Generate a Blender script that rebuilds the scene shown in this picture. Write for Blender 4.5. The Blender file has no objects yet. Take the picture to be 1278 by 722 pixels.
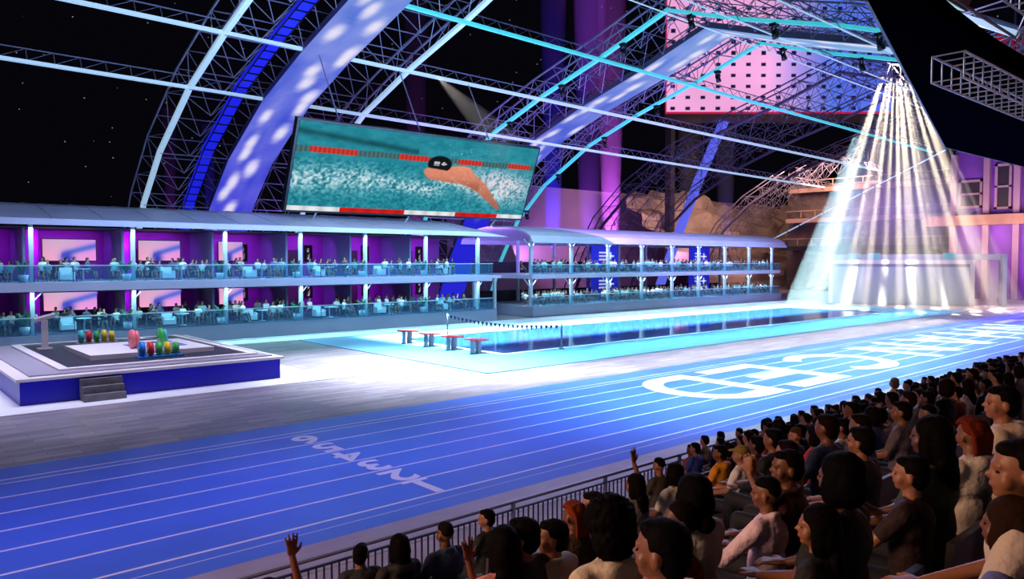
import bpy, bmesh, math, random
import numpy as np
from mathutils import Vector, Matrix, noise
random.seed(7); RNG = np.random.default_rng(7)
S = bpy.context.scene
COL = S.collection
PI = math.pi

# ---------------------------------------------------------------- camera
F = 946.0; CX = 639.0; CY = 361.0; EYE = 5.15
_v1 = np.array([1707-CX, CY-323.5, F]); _v2 = np.array([-200-CX, CY-323.5, F])
_x = _v1/np.linalg.norm(_v1); _y = _v2/np.linalg.norm(_v2); _y = _y-_x*_x.dot(_y); _y /= np.linalg.norm(_y)
_z = np.cross(_x, _y); _z *= np.sign(_z[1])
RW = np.array([_x, _y, _z])                      # world = RW @ (right, up, forward)
cam = bpy.data.cameras.new('camera'); camo = bpy.data.objects.new('camera', cam); COL.objects.link(camo)
r_, u_, f_ = RW[:, 0], RW[:, 1], RW[:, 2]
camo.matrix_world = Matrix(((r_[0], u_[0], -f_[0], 0), (r_[1], u_[1], -f_[1], 0), (r_[2], u_[2], -f_[2], EYE), (0, 0, 0, 1)))
cam.sensor_width = 36; cam.lens = F/1278*36; cam.clip_end = 2000; cam.clip_start = .05
S.camera = camo
def ray(x, y): return RW @ np.array([(x-CX), -(y-CY), F])/F
def proj(p):
    q = RW.T @ (np.array(p)-np.array([0, 0, EYE])); return CX+F*q[0]/q[2], CY-F*q[1]/q[2], q[2]

def unp(x, y, d): return tuple(ray(x, y)*d+np.array([0, 0, EYE]))

# ---------------------------------------------------------------- colour management, sky
S.view_settings.view_transform = 'Standard'; S.view_settings.look = 'None'
S.view_settings.gamma = 1; S.view_settings.exposure = 0.0; S.view_settings.use_curve_mapping = False
S.cycles.use_denoising = True
S.cycles.max_bounces = 5; S.cycles.diffuse_bounces = 2; S.cycles.glossy_bounces = 3; S.cycles.transmission_bounces = 4
S.cycles.transparent_max_bounces = 12; S.cycles.volume_bounces = 0; S.cycles.caustics_reflective = False; S.cycles.caustics_refractive = False
S.cycles.sample_clamp_indirect = 4; S.cycles.volume_step_rate = 4; S.cycles.use_fast_gi = False
def lin(c):
    return tuple(((v/255)/12.92 if v/255 <= .04045 else ((v/255+.055)/1.055)**2.4) for v in c)
W = bpy.data.worlds.new('night'); S.world = W; W.use_nodes = True
nt = W.node_tree; nt.nodes.clear()
def nn(t, typ, **kw):
    n = t.nodes.new(typ)
    for k, v in kw.items():
        if k in n.inputs.keys(): n.inputs[k].default_value = v
        else: setattr(n, k, v)
    return n
o = nn(nt, 'ShaderNodeOutputWorld'); bg = nn(nt, 'ShaderNodeBackground'); add = nn(nt, 'ShaderNodeMix', data_type='RGBA')
tc = nn(nt, 'ShaderNodeTexCoord'); vo = nn(nt, 'ShaderNodeTexVoronoi'); vo.inputs['Scale'].default_value = 80
lt = nn(nt, 'ShaderNodeMath', operation='LESS_THAN'); lt.inputs[1].default_value = .055
nt.links.new(tc.outputs['Generated'], vo.inputs['Vector']); nt.links.new(vo.outputs['Distance'], lt.inputs[0])
nt.links.new(lt.outputs[0], add.inputs[0]); add.inputs[6].default_value = (.0016, .0014, .0030, 1); add.inputs[7].default_value = (.22, .22, .26, 1)
nt.links.new(add.outputs[2], bg.inputs['Color']); bg.inputs['Strength'].default_value = 1; nt.links.new(bg.outputs[0], o.inputs[0])

# ---------------------------------------------------------------- lights of the hall and added fills
def light(name, typ, loc, target, energy, color, **kw):
    d = bpy.data.lights.new(name, typ); d.energy = energy; d.color = lin(color) if max(color) > 1 else color
    for k, v in kw.items(): setattr(d, k, v)
    ob = bpy.data.objects.new(name, d); COL.objects.link(ob); ob.location = loc
    v = Vector(target)-Vector(loc)
    ob.rotation_euler = v.to_track_quat('-Z', 'Y').to_euler()
    return ob
# long unseen battens over the pool, the deck and the track
def batten(name, x, y, z, sx, sy, energy, color, spread):
    ob = light(name, 'AREA', (x, y, z), (x, y, 0), energy, color, shape='RECTANGLE', size=sx, size_y=sy, spread=spread)
    ob.rotation_euler = (0, 0, 0); return ob
batten('pool_glare_fill', 54, 39.9, 18, 56, 9.0, 42000, (200, 248, 255), math.radians(8))  # unseen, added to whiten the far water and deck like glare
batten('surround_fill', 50, 28.6, 18, 60, 3.2, 2000, (170, 225, 255), math.radians(14))  # unseen, added to brighten the near pool surround alone
batten('pool_wash', 52, 34, 20, 62, 14, 2800, (150, 225, 255), math.radians(40))
batten('track_wash', 46, 17, 18, 44, 6, 7600, (205, 238, 255), math.radians(60))
batten('track_wash', 30, 17, 18, 18, 5, 2300, (180, 248, 255), math.radians(44))
batten('track_blue', 3, 16.5, 16, 34, 7, 470, (122, 122, 255), math.radians(30))
batten('track_blue', 84, 17, 16, 30, 7, 3500, (120, 110, 255), math.radians(60))
batten('deck_wash', 21, 30.5, 18, 10, 12, 3500, (235, 238, 255), math.radians(36))
batten('deck_wash', 46, 24, 18, 50, 3, 1900, (240, 232, 245), math.radians(20))
batten('stage_wash', 4, 35, 18, 18, 14, 1500, (225, 215, 250), math.radians(60))
batten('stand_wash', 54, 40, 11, 60, 3, 1900, (170, 215, 255), math.radians(110)).rotation_euler = (math.radians(66), 0, 0)
batten('stand_wash', 10, 40, 12, 40, 3, 500, (170, 180, 255), math.radians(120)).rotation_euler = (math.radians(66), 0, 0)
batten('guest_fill', 24, 48.6, 3.3, 34, .3, 1000, (170, 240, 245), math.radians(150))  # unseen strips added to brighten the guests on the decks
batten('guest_fill', 24, 48.6, 6.9, 34, .3, 1300, (175, 235, 250), math.radians(150))
batten('guest_fill', 67, 49.9, 3.3, 42, .3, 1100, (205, 235, 245), math.radians(150))
batten('guest_fill', 67, 49.9, 6.6, 42, .3, 1500, (205, 230, 245), math.radians(150))
batten('far_wash', 92, 28, 20, 14, 24, 4500, (255, 225, 215), math.radians(60))
light('crowd_warm_fill', 'AREA', (-5, 8, 8), (10, 4, 1.5), 1150, (255, 200, 165), shape='RECTANGLE', size=5, size_y=4)  # unseen fill added to warm faces and left edges of the crowd
light('crowd_rim_fill', 'AREA', (30, 19, 15), (12, 4, 1.5), 2600, (200, 195, 245), shape='RECTANGLE', size=20, size_y=4)  # unseen rim fill added for highlights on hair and shoulders
light('crowd_side', 'AREA', (36, -6, 10), (10, 4, 1.5), 400, (255, 150, 110), shape='RECTANGLE', size=10, size_y=4)
light('roof_purple_fill', 'AREA', (60, 44, 9), (70, 60, 24), 9000, (165, 110, 255), shape='RECTANGLE', size=60, size_y=6)  # unseen upward fills, this and the next, added to brighten the lattice
light('roof_cool_fill', 'AREA', (28, 38, 9), (28, 52, 24), 5000, (150, 190, 255), shape='RECTANGLE', size=36, size_y=6)

# ---------------------------------------------------------------- materials
MATS = {}
def pmat(name, c, rough=.5, metal=0, spec=.5, emit=None, es=0, objcol=False, bump=None, var=None, alpha=None, sampling=None):
    m = bpy.data.materials.new(name); m.use_nodes = True; t = m.node_tree
    b = t.nodes['Principled BSDF']
    b.inputs['Base Color'].default_value = (*lin(c), 1); b.inputs['Roughness'].default_value = rough
    b.inputs['Metallic'].default_value = metal; b.inputs['Specular IOR Level'].default_value = spec
    if emit: b.inputs['Emission Color'].default_value = (*lin(emit), 1); b.inputs['Emission Strength'].default_value = es
    src = None
    if objcol:
        oi = nn(t, 'ShaderNodeObjectInfo'); src = oi.outputs['Color']
    if var:   # (scale, amount)
        tcn = nn(t, 'ShaderNodeTexCoord'); nz = nn(t, 'ShaderNodeTexNoise'); nz.inputs['Scale'].default_value = var[0]; nz.inputs['Detail'].default_value = 4
        t.links.new(tcn.outputs['Object'], nz.inputs['Vector'])
        mr = nn(t, 'ShaderNodeMapRange'); mr.inputs[1].default_value = .3; mr.inputs[2].default_value = .7; mr.inputs[3].default_value = 1-var[1]; mr.inputs[4].default_value = 1+var[1]*.4
        t.links.new(nz.outputs['Fac'], mr.inputs[0])
        vm = nn(t, 'ShaderNodeVectorMath', operation='SCALE'); t.links.new(mr.outputs[0], vm.inputs['Scale'])
        if src: t.links.new(src, vm.inputs[0])
        else: vm.inputs[0].default_value = lin(c)
        src = vm.outputs[0]
    if src: t.links.new(src, b.inputs['Base Color'])
    if bump:
        tcn = nn(t, 'ShaderNodeTexCoord'); nz = nn(t, 'ShaderNodeTexNoise'); nz.inputs['Scale'].default_value = bump[0]; nz.inputs['Detail'].default_value = 3
        t.links.new(tcn.outputs['Object'], nz.inputs['Vector'])
        bp = nn(t, 'ShaderNodeBump'); bp.inputs['Strength'].default_value = bump[1]; bp.inputs['Distance'].default_value = bump[2] if len(bump) > 2 else .02
        t.links.new(nz.outputs['Fac'], bp.inputs['Height']); t.links.new(bp.outputs[0], b.inputs['Normal'])
    if alpha is not None:
        b.inputs['Alpha'].default_value = alpha
    if sampling: m.cycles.emission_sampling = sampling
    MATS[name] = m; return m
def attr_mat(name, strength, sampling='FRONT'):
    m = bpy.data.materials.new(name); m.use_nodes = True; t = m.node_tree; t.nodes.clear()
    a = nn(t, 'ShaderNodeAttribute'); a.attribute_name = 'img'
    e = nn(t, 'ShaderNodeEmission'); e.inputs['Strength'].default_value = strength
    out = nn(t, 'ShaderNodeOutputMaterial'); t.links.new(a.outputs['Color'], e.inputs[0]); t.links.new(e.outputs[0], out.inputs[0])
    m.cycles.emission_sampling = sampling
    MATS[name] = m; return m
M = MATS
pmat('track_blue', (82, 128, 226), .3, spec=.5, var=(.35, .12), bump=(60, .05))
pmat('white_paint', (240, 240, 240), .4)
pmat('pool_deck', (112, 180, 220), .4, var=(.5, .1))
pmat('deck_white', (228, 236, 240), .4, var=(.6, .06))
pmat('kerb', (170, 165, 178), .5, var=(1.5, .15))
pmat('water', (44, 78, 150), .05, spec=.9, bump=(1.6, .12, .05))
pmat('white_coat', (205, 208, 220), .35, var=(.4, .1))
pmat('base_wall', (165, 175, 195), .5, var=(.3, .1))
pmat('steel_white', (205, 222, 228), .35, metal=.2)
pmat('truss_steel', (165, 158, 185), .4, metal=.3)
pmat('truss_dark', (105, 98, 120), .5, metal=.5)
pmat('led_white', (200, 220, 230), .4, emit=(165, 200, 225), es=.75, sampling='NONE')
pmat('led_cyan', (120, 210, 210), .4, emit=(60, 200, 205), es=.75, sampling='NONE')
pmat('led_blue', (30, 40, 200), .5, emit=(30, 35, 225), es=.8, sampling='NONE')
pmat('black_cloth', (3, 3, 9), 1, spec=0)
pmat('canopy_edge', (130, 130, 150), .4)
pmat('cage_steel', (190, 190, 195), .4, metal=.4, emit=(150, 150, 155), es=.06, sampling='NONE')  # faint emission brightens the steel in place of light on it
pmat('suite_purple', (120, 40, 150), .6, var=(1, .2))
pmat('suite_dark', (22, 14, 32), .6)
pmat('suite_grey', (110, 120, 160), .5)
pmat('suite_floor', (80, 80, 110), .5)
pmat('suite_tube', (180, 60, 220), .4, emit=(150, 20, 210), es=.45, sampling='NONE')
pmat('platform_blue', (14, 8, 190), .35, spec=.4)
pmat('platform_white', (225, 222, 225), .4)
pmat('platform_grey', (150, 148, 165), .5)
pmat('carpet_dark', (22, 16, 48), .7, var=(3, .2))
pmat('step_grey', (110, 112, 122), .6, var=(4, .3))
pmat('red_paint', (215, 60, 50), .4)
pmat('chrome', (170, 175, 180), .25, metal=.8)
pmat('rail_steel', (72, 74, 92), .35, metal=.5)
pmat('rail_light', (165, 168, 190), .35, metal=.4)
pmat('tier_concrete', (172, 166, 182), .6, var=(1.2, .3))
pmat('far_rock', (92, 76, 72), .85, var=(.12, .6), bump=(.3, 1, 1.5))
pmat('rock', (190, 166, 152), .8, var=(.06, .5), bump=(.2, .8, 1.5))
pmat('far_concrete', (150, 125, 150), .7, var=(.08, .35))
pmat('far_purple', (110, 60, 170), .6, var=(.2, .4))
pmat('far_tan', (150, 118, 104), .7, var=(.3, .4))
pmat('far_dark', (28, 22, 34), .8, var=(.2, .4))
pmat('glass_tank', (190, 210, 225), .12, spec=.8, var=(.3, .08))
pmat('banner_blue', (28, 38, 190), .5, emit=(28, 40, 210), es=.5, sampling='NONE')
pmat('banner_white', (240, 240, 240), .5, emit=(220, 225, 255), es=.6, sampling='NONE')
pmat('plant_green', (30, 110, 80), .6)
pmat('chair_white', (215, 225, 235), .5)
pmat('led_ice', (90, 105, 220), .5, emit=(95, 105, 232), es=.8, sampling='NONE')
pmat('seat_plastic', (70, 64, 66), .45)
for k, c in dict(w_red=(210, 40, 40), w_yellow=(235, 205, 40), w_green=(60, 180, 80), w_blue=(30, 130, 220), w_teal=(70, 200, 200), w_pink=(230, 120, 130), w_black=(15, 15, 18)).items(): pmat(k, c, .4)
pmat('skin', (150, 100, 75), .5, objcol=True)
pmat('cloth', (90, 90, 90), .8, objcol=True, bump=(11, .9, .03))
pmat('trousers', (28, 30, 44), .8, objcol=True)
pmat('hair', (14, 10, 9), .7, spec=.04, objcol=True, bump=(70, .5, .01))
pmat('eye_dark', (20, 14, 12), .3)
pmat('fixture_black', (16, 16, 20), .4)
pmat('panel_red', (190, 20, 60), .5, emit=(190, 20, 60), es=.5, sampling='NONE')
attr_mat('screen_glow', .95); attr_mat('arch_glow', .95); attr_mat('tower_glow', 1.0)
# plaza paving: long thin planks
m = pmat('plaza', (150, 148, 155), .33, spec=.45); t = m.node_tree; b = t.nodes['Principled BSDF']
g = nn(t, 'ShaderNodeTexCoord'); br = nn(t, 'ShaderNodeTexBrick'); br.inputs['Scale'].default_value = 1
br.inputs['Color1'].default_value = (*lin((172, 168, 174)), 1); br.inputs['Color2'].default_value = (*lin((132, 129, 138)), 1); br.inputs['Mortar'].default_value = (*lin((110, 106, 116)), 1)
br.inputs['Brick Width'].default_value = 1.6; br.inputs['Row Height'].default_value = .32; br.inputs['Mortar Size'].default_value = .012
mpn = nn(t, 'ShaderNodeMapping'); t.links.new(g.outputs['Object'], mpn.inputs[0]); t.links.new(mpn.outputs[0], br.inputs['Vector'])
nz = nn(t, 'ShaderNodeTexNoise'); nz.inputs['Scale'].default_value = 1.3; nz.inputs['Detail'].default_value = 5
mp2 = nn(t, 'ShaderNodeMapping'); mp2.inputs['Scale'].default_value = (.35, 2.2, 1); t.links.new(g.outputs['Object'], mp2.inputs[0]); t.links.new(mp2.outputs[0], nz.inputs['Vector'])
mx = nn(t, 'ShaderNodeMix', data_type='RGBA', blend_type='MULTIPLY'); mx.inputs[0].default_value = .75
cr = nn(t, 'ShaderNodeMapRange'); cr.inputs[1].default_value = .3; cr.inputs[2].default_value = .7; cr.inputs[3].default_value = .55; cr.inputs[4].default_value = 1.15
t.links.new(nz.outputs['Fac'], cr.inputs[0]); t.links.new(br.outputs['Color'], mx.inputs[6]); t.links.new(cr.outputs[0], mx.inputs[7]); t.links.new(mx.outputs[2], b.inputs['Base Color'])
# thin clear glass for railings
m = bpy.data.materials.new('clear_glass'); m.use_nodes = True; t = m.node_tree; t.nodes.clear(); M['clear_glass'] = m
o_ = nn(t, 'ShaderNodeOutputMaterial'); mx = nn(t, 'ShaderNodeMixShader'); tr = nn(t, 'ShaderNodeBsdfTransparent'); tr.inputs[0].default_value = (*lin((215, 238, 245)), 1)
gl = nn(t, 'ShaderNodeBsdfPrincipled'); gl.inputs['Base Color'].default_value = (*lin((120, 200, 225)), 1); gl.inputs['Roughness'].default_value = .1
mx.inputs[0].default_value = .1; t.links.new(tr.outputs[0], mx.inputs[1]); t.links.new(gl.outputs[0], mx.inputs[2]); t.links.new(mx.outputs[0], o_.inputs[0])
def haze(name, density, col=(1, 1, 1)):
    m = bpy.data.materials.new(name); m.use_nodes = True; t = m.node_tree; t.nodes.clear()
    v = nn(t, 'ShaderNodeVolumeScatter'); v.inputs['Density'].default_value = density; v.inputs['Color'].default_value = (*col, 1); v.inputs['Anisotropy'].default_value = 0
    out = nn(t, 'ShaderNodeOutputMaterial'); t.links.new(v.outputs[0], out.inputs['Volume']); M[name] = m; return m
haze('haze_white', .02); haze('haze_beam', .012)

# ---------------------------------------------------------------- mesh helpers
class MB:
    def __init__(s): s.v = []; s.f = []; s.m = []; s.sm = []; s.mats = []
    def mi(s, name):
        if name not in s.mats: s.mats.append(name)
        return s.mats.index(name)
    def add(s, vs, fs, mat=None, smooth=False):
        n = len(s.v); s.v += [tuple(v) for v in vs]; k = s.mi(mat) if mat else 0
        for f in fs: s.f.append(tuple(i+n for i in f)); s.m.append(k); s.sm.append(smooth)
        return s
    def box(s, a, b, mat=None):
        x0, y0, z0 = a; x1, y1, z1 = b
        return s.add([(x0, y0, z0), (x1, y0, z0), (x1, y1, z0), (x0, y1, z0), (x0, y0, z1), (x1, y0, z1), (x1, y1, z1), (x0, y1, z1)],
              [(0, 3, 2, 1), (4, 5, 6, 7), (0, 1, 5, 4), (1, 2, 6, 5), (2, 3, 7, 6), (3, 0, 4, 7)], mat)
    def tube(s, p, q, r, n=4, mat=None, r2=None, caps=True, smooth=None, flat=None):
        p = Vector(p); q = Vector(q); d = (q-p)
        if d.length < 1e-6: return s
        d.normalize(); a = d.orthogonal().normalized() if abs(d.z) > .99 else d.cross(Vector((0, 0, 1))).normalized(); c = d.cross(a)
        r2 = r if r2 is None else r2; vs = []
        for (pt, rr) in ((p, r), (q, r2)):
            for i in range(n):
                an = 2*PI*(i+.5)/n; vs.append(pt+a*math.cos(an)*rr+c*math.sin(an)*rr)
        fs = [(i, (i+1) % n, n+(i+1) % n, n+i) for i in range(n)]
        if caps: fs += [tuple(range(n-1, -1, -1)), tuple(range(n, 2*n))]
        return s.add(vs, fs, mat, (n > 6) if smooth is None else smooth)
    def path(s, pts, r, n=4, mat=None):
        for a, b in zip(pts, pts[1:]): s.tube(a, b, r, n, mat)
        return s
    def prism(s, poly, z0, z1, mat=None):       # poly in xy
        n = len(poly); vs = [(x, y, z0) for x, y in poly]+[(x, y, z1) for x, y in poly]
        return s.add(vs, [tuple(range(n-1, -1, -1)), tuple(range(n, 2*n))]+[(i, (i+1) % n, n+(i+1) % n, n+i) for i in range(n)], mat)
    def extr(s, prof, x0, x1, mat=None, smooth=False):      # closed profile in (y,z) pulled along x
        n = len(prof); vs = [(x0, y, z) for y, z in prof]+[(x1, y, z) for y, z in prof]
        s.add(vs, [tuple(range(n-1, -1, -1)), tuple(range(n, 2*n))], mat)
        return s.add(vs, [(i, (i+1) % n, n+(i+1) % n, n+i) for i in range(n)], mat, smooth)
    def ell(s, c, r, nu=12, nv=8, mat=None, rot=None):
        vs = []; fs = []
        for j in range(nv+1):
            th = PI*j/nv
            for i in range(nu):
                ph = 2*PI*i/nu; v = Vector((r[0]*math.sin(th)*math.cos(ph), r[1]*math.sin(th)*math.sin(ph), r[2]*math.cos(th)))
                if rot: v = rot @ v
                vs.append(v+Vector(c))
        for j in range(nv):
            for i in range(nu): fs.append((j*nu+i, (j+1)*nu+i, (j+1)*nu+(i+1) % nu, j*nu+(i+1) % nu))
        return s.add(vs, fs, mat, True)
    def mesh(s, name, mat=None):
        me = bpy.data.meshes.new(name); me.from_pydata(s.v, [], s.f)
        for x in ([mat] if mat else s.mats): me.materials.append(M[x])
        if not mat: me.polygons.foreach_set('material_index', s.m)
        me.polygons.foreach_set('use_smooth', s.sm); me.update(); return me
    def build(s, name, mat=None, parent=None, **kw):
        return ob(name, s.mesh(name, mat), parent, **kw)
def ob(name, me, parent=None, loc=None, rz=None, label=None, cat=None, group=None, kind=None, color=None):
    o = bpy.data.objects.new(name, me); COL.objects.link(o)
    if parent: o.parent = parent
    if loc: o.location = loc
    if rz is not None: o.rotation_euler = (0, 0, rz)
    return tag(o, label, cat, group, kind, color)
def tag(o, label=None, cat=None, group=None, kind=None, color=None):
    if label: o['label'] = label
    if cat: o['category'] = cat
    if group: o['group'] = group
    if kind: o['kind'] = kind
    if color: o.color = (*lin(color), 1)
    return o
def thing(name, label, cat, loc=(0, 0, 0), rz=0, group=None): return ob(name, None, None, loc, rz, label, cat, group)
def copy_tree(o, parent=None):
    c = o.copy(); COL.objects.link(c)
    if parent: c.parent = parent
    for ch in list(o.children): copy_tree(ch, c)
    return c
def picture(name, p00, p10, p01, nu, nv, fn, mat, parent=None, off=0, **kw):
    """a screen: grid from p00 (bottom left), p10 (bottom right), p01 (top left); fn(U,V)->rgb arrays 0..255"""
    p00, p10, p01 = map(np.array, (p00, p10, p01))
    u, v = np.meshgrid(np.linspace(0, 1, nu+1), np.linspace(0, 1, nv+1)); u = u.ravel(); v = v.ravel()
    co = p00+np.outer(u, p10-p00)+np.outer(v, p01-p00)
    i = np.arange(nu*nv); a = (i//nu)*(nu+1)+i % nu
    fs = np.stack([a, a+1, a+nu+2, a+nu+1], 1)
    me = bpy.data.meshes.new(name); me.from_pydata(co.tolist(), [], fs.tolist())
    c = np.clip(fn(u, v), 0, 255)/255; c = np.where(c <= .04045, c/12.92, ((c+.055)/1.055)**2.4)
    at = me.color_attributes.new('img', 'FLOAT_COLOR', 'POINT')
    at.data.foreach_set('color', np.concatenate([c, np.ones((len(c), 1))], 1).ravel().astype(np.float32))
    me.materials.append(M[mat]); return ob(name, me, parent, **kw)
def vnoise(x, y, seed=0):
    def h(i, j):
        n = np.sin(i*127.1+j*311.7+seed*74.7)*43758.5453; return n-np.floor(n)
    i = np.floor(x); j = np.floor(y); fx = x-i; fy = y-j; fx = fx*fx*(3-2*fx); fy = fy*fy*(3-2*fy)
    return (h(i, j)*(1-fx)+h(i+1, j)*fx)*(1-fy)+(h(i, j+1)*(1-fx)+h(i+1, j+1)*fx)*fy
def fbm(x, y, o=4, seed=0):
    s = 0; a = .5
    for k in range(o): s = s+a*vnoise(x*2**k, y*2**k, seed+k); a *= .5
    return s

# ================================================================ SETTING
MB().box((-80, -40, -.3), (260, 140, -.02)).build('floor', 'plaza', kind='structure', label='grey plank-paved arena floor')
# running track
TY0, TY1 = 12.46, 22.15
trk = thing('running_track', 'blue running track with white lane lines and ENHANCED painted on it', 'running track', (0, 0, 0))
MB().box((-30, TY0, -.02), (117, TY1, .012)).build('track_surface', 'track_blue', trk)
MB().box((-30, 11.3, -.02), (117, TY0, .03)).build('kerb_strip', 'kerb', trk, label='grey strip along the near edge')
Z = .016
for y, w in [(13.44, .07), (14.62, .07), (15.82, .07), (17.0, .07), (18.2, .07), (19.4, .07), (20.6, .05), (20.96, .06)]:
    MB().box((-30, y-w/2, .012), (117, y+w/2, Z)).build('lane_line', 'white_paint', trk)
MB().box((-30, 13.04, .012), (117, 13.06, Z)).build('lane_line', 'white_paint', trk, label='thin faint line nearest the crowd')
def glyph(ch, X0, Yb, w, h, th, z0=.0125, z1=.020):
    """letter lying on the ground read from the far side: right = -X, up = -Y"""
    mb = MB(); tx = th
    def P(u, v): return (X0-u, Yb-v)
    def quad(*pts): mb.prism([P(*p) for p in pts], z0, z1)
    def bar(u0, v0, u1, v1): quad((u0, v0), (u1, v0), (u1, v1), (u0, v1))
    def arc(cu, cv, ru, rv, a0, a1, n=18, t=None):
        t = t or th
        for i in range(n):
            a = math.radians(a0+(a1-a0)*i/n); b = math.radians(a0+(a1-a0)*(i+1)/n+.5)
            quad((cu+ru*math.cos(a), cv+rv*math.sin(a)), (cu+ru*math.cos(b), cv+rv*math.sin(b)),
                 (cu+(ru-t)*math.cos(b), cv+(rv-t)*math.sin(b)), (cu+(ru-t)*math.cos(a), cv+(rv-t)*math.sin(a)))
    if ch == 'E':
        bar(0, 0, th, h); bar(th, 0, w, th); bar(th, h-th, w, h); bar(th, h/2-th/2, w*.85, h/2+th/2)
    elif ch == 'H': bar(0, 0, th, h); bar(w-th, 0, w, h); bar(th, h/2-th/2, w-th, h/2+th/2)
    elif ch == 'N': bar(0, 0, th, h); bar(w-th, 0, w, h); quad((0, h), (th*1.1, h), (w, 0), (w-th*1.1, 0))
    elif ch == 'A':
        quad((0, 0), (th, 0), (w/2+th*.4, h), (w/2-th*.5, h)); quad((w-th, 0), (w, 0), (w/2+th*.5, h), (w/2-th*.4, h)); bar(w*.24, h*.22, w*.76, h*.22+th*.8)
    elif ch == 'D': bar(0, 0, th, h); bar(th, 0, w*.42, th); bar(th, h-th, w*.42, h); arc(w*.42, h/2, w*.58, h/2, -90, 90)
    elif ch == 'C': arc(w/2, h/2, w/2, h/2, 42, 318, 26)
    elif ch == '1': bar(w*.42, 0, w*.42+th, h); bar(w*.1, 0, w*.9, th*.9); quad((w*.1, h*.78), (w*.1, h*.66), (w*.45, h*.86), (w*.45, h))
    elif ch == '2':
        arc(w/2, h*.7, w/2, h*.3, 0, 170, 12); quad((0, 0), (w*.25, 0), (w, h*.66), (w-th*1.1, h*.7)); bar(0, 0, w, th)
    elif ch == '3': arc(w/2, h*.73, w*.46, h*.27, -80, 160, 12); arc(w/2, h*.29, w/2, h*.29, -160, 80, 12)
    elif ch == '4': bar(w*.62, 0, w*.62+th, h); bar(0, h*.22, w, h*.22+th); quad((0, h*.25), (th, h*.25), (w*.62+th, h), (w*.6, h))
    elif ch == '5': bar(w*.08, h-th, w*.95, h); bar(w*.08, h*.5, w*.08+th, h); arc(w*.46, h*.33, w*.52, h*.33, -150, 120, 14)
    elif ch == '6': arc(w/2, h*.32, w/2, h*.32, 0, 360, 20); arc(w*.62, h*.5, w*.62, h*.5, 75, 190, 12)
    return mb
for ch, X0, w in [('E', 75, 4.6), ('N', 68.5, 4.6), ('H', 61.8, 4.6), ('A', 55.2, 5.0), ('N', 48.2, 4.8), ('C', 40.6, 5.8), ('E', 33.2, 4.2), ('D', 27.9, 4.3)]:
    glyph(ch, X0, 20.2, w, 5.3, .85).build('painted_letter', 'white_paint', trk, label='large painted white letter %s' % ch)
def text_mesh(txt, size, ext, off=0.0, mat='white_paint'):
    cu = bpy.data.curves.new('txt', 'FONT'); cu.body = txt; cu.size = size; cu.extrude = ext; cu.offset = off; cu.align_x = 'CENTER'; cu.align_y = 'CENTER'; cu.resolution_u = 4
    o = bpy.data.objects.new('txt', cu); COL.objects.link(o); dg = bpy.context.evaluated_depsgraph_get(); dg.update()
    me = bpy.data.meshes.new_from_object(o.evaluated_get(dg)); bpy.data.objects.remove(o); bpy.data.curves.remove(cu)
    me.materials.clear(); me.materials.append(M[mat]); return me
for i, ch in enumerate('123456'):
    yb = [14.03, 15.22, 16.41, 17.6, 18.8, 20.0][i]
    o = ob('lane_number', text_mesh(ch, 1.32, .003, .03), trk, (9.85, yb, .016), PI, label='painted lane number %s' % ch); o.scale = (1.15, 1, 1)
MB().box((9.5, 14.47, .012), (10.2, 14.59, .02)).build('lane_number', 'white_paint', trk, label='foot bar of the painted 1')

# pool
pool = thing('swimming_pool', 'long rectangular swimming pool with pale cyan surround', 'pool', (0, 0, 0))
def frame(mb, X0, Y0, X1, Y1, x0, y0, x1, y1, z0, z1):
    for a in ((X0, Y0, X1, y0), (X0, y1, X1, Y1), (X0, y0, x0, y1), (x1, y0, X1, y1)): mb.box((a[0], a[1], z0), (a[2], a[3], z1))
    return mb
f = MB(); frame(f, 21.8, 26.2, 84, 45.2, 26.9, 31, 76, 41.2, -.02, .02); f.build('pool_surround', 'pool_deck', pool)
f = MB(); frame(f, 26.4, 30.6, 76.6, 41.6, 26.9, 31, 76, 41.2, .02, .05); f.build('pool_edge', 'deck_white', pool)
MB().box((26.9, 31, -.02), (76, 41.2, 0)).build('water', 'water', pool)
MB().box((-20, 45.2, -.02), (92, 48.4, .01)).build('trim_1', 'deck_white', kind='structure')
def block():
    t = thing('starting_block', 'x', 'starting block', group='starting blocks at the pool end')
    MB().prism([(-.42, -.05), (.42, -.05), (.42, .05), (-.42, .05)], 0, .03).build('foot_plate', 'chrome', t)
    MB().box((-.28, -.1, 0), (-.12, .1, .72)).build('post', 'chrome', t, label='grey metal post')
    MB().box((.1, -.14, 0), (.3, .14, .7)).build('side_panel', 'white_coat', t)
    m = MB(); m.extr([(-.3, .7), (.3, .7), (.3, .78), (-.3, .78)], -.55, .65); 
    p = m.build('platform', 'red_paint', t, label='red top board'); p.rotation_euler = (0, math.radians(4), 0); p.location.z = .03
    return t
b0 = block()
for i, (x, y) in enumerate([(25.8, 32.1), (25.8, 34.3), (25.8, 36.5), (25.8, 38.8)]):
    c = b0 if i == 0 else copy_tree(b0); c.location = (x, y, .02); c['label'] = 'red-topped starting block, %s from the right at the pool end' % ['first', 'second', 'third', 'fourth'][i]
for y, h in ((30.5, 1.45), (41.4, 1.45)):
    t = thing('flag_pole', 'thin grey pole holding the backstroke flag line, %s side' % ('near' if y < 35 else 'far'), 'pole', (30.83, y, .02))
    MB().tube((0, 0, 0), (0, 0, h), .05, 8).build('pole', 'chrome', t); MB().tube((0, 0, 0), (0, 0, .06), .16, 10).build('base', 'chrome', t)
fl = thing('flag_line', 'line of small dark backstroke flags across the pool end', 'flag line', (30.83, 30.5, 1.4))
N = 26
def fz(i): return -.28*math.sin(PI*i/N)
MB().path([(0, 10.9*i/N, fz(i)) for i in range(N+1)], .012).build('cord', 'chrome', fl)
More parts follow.
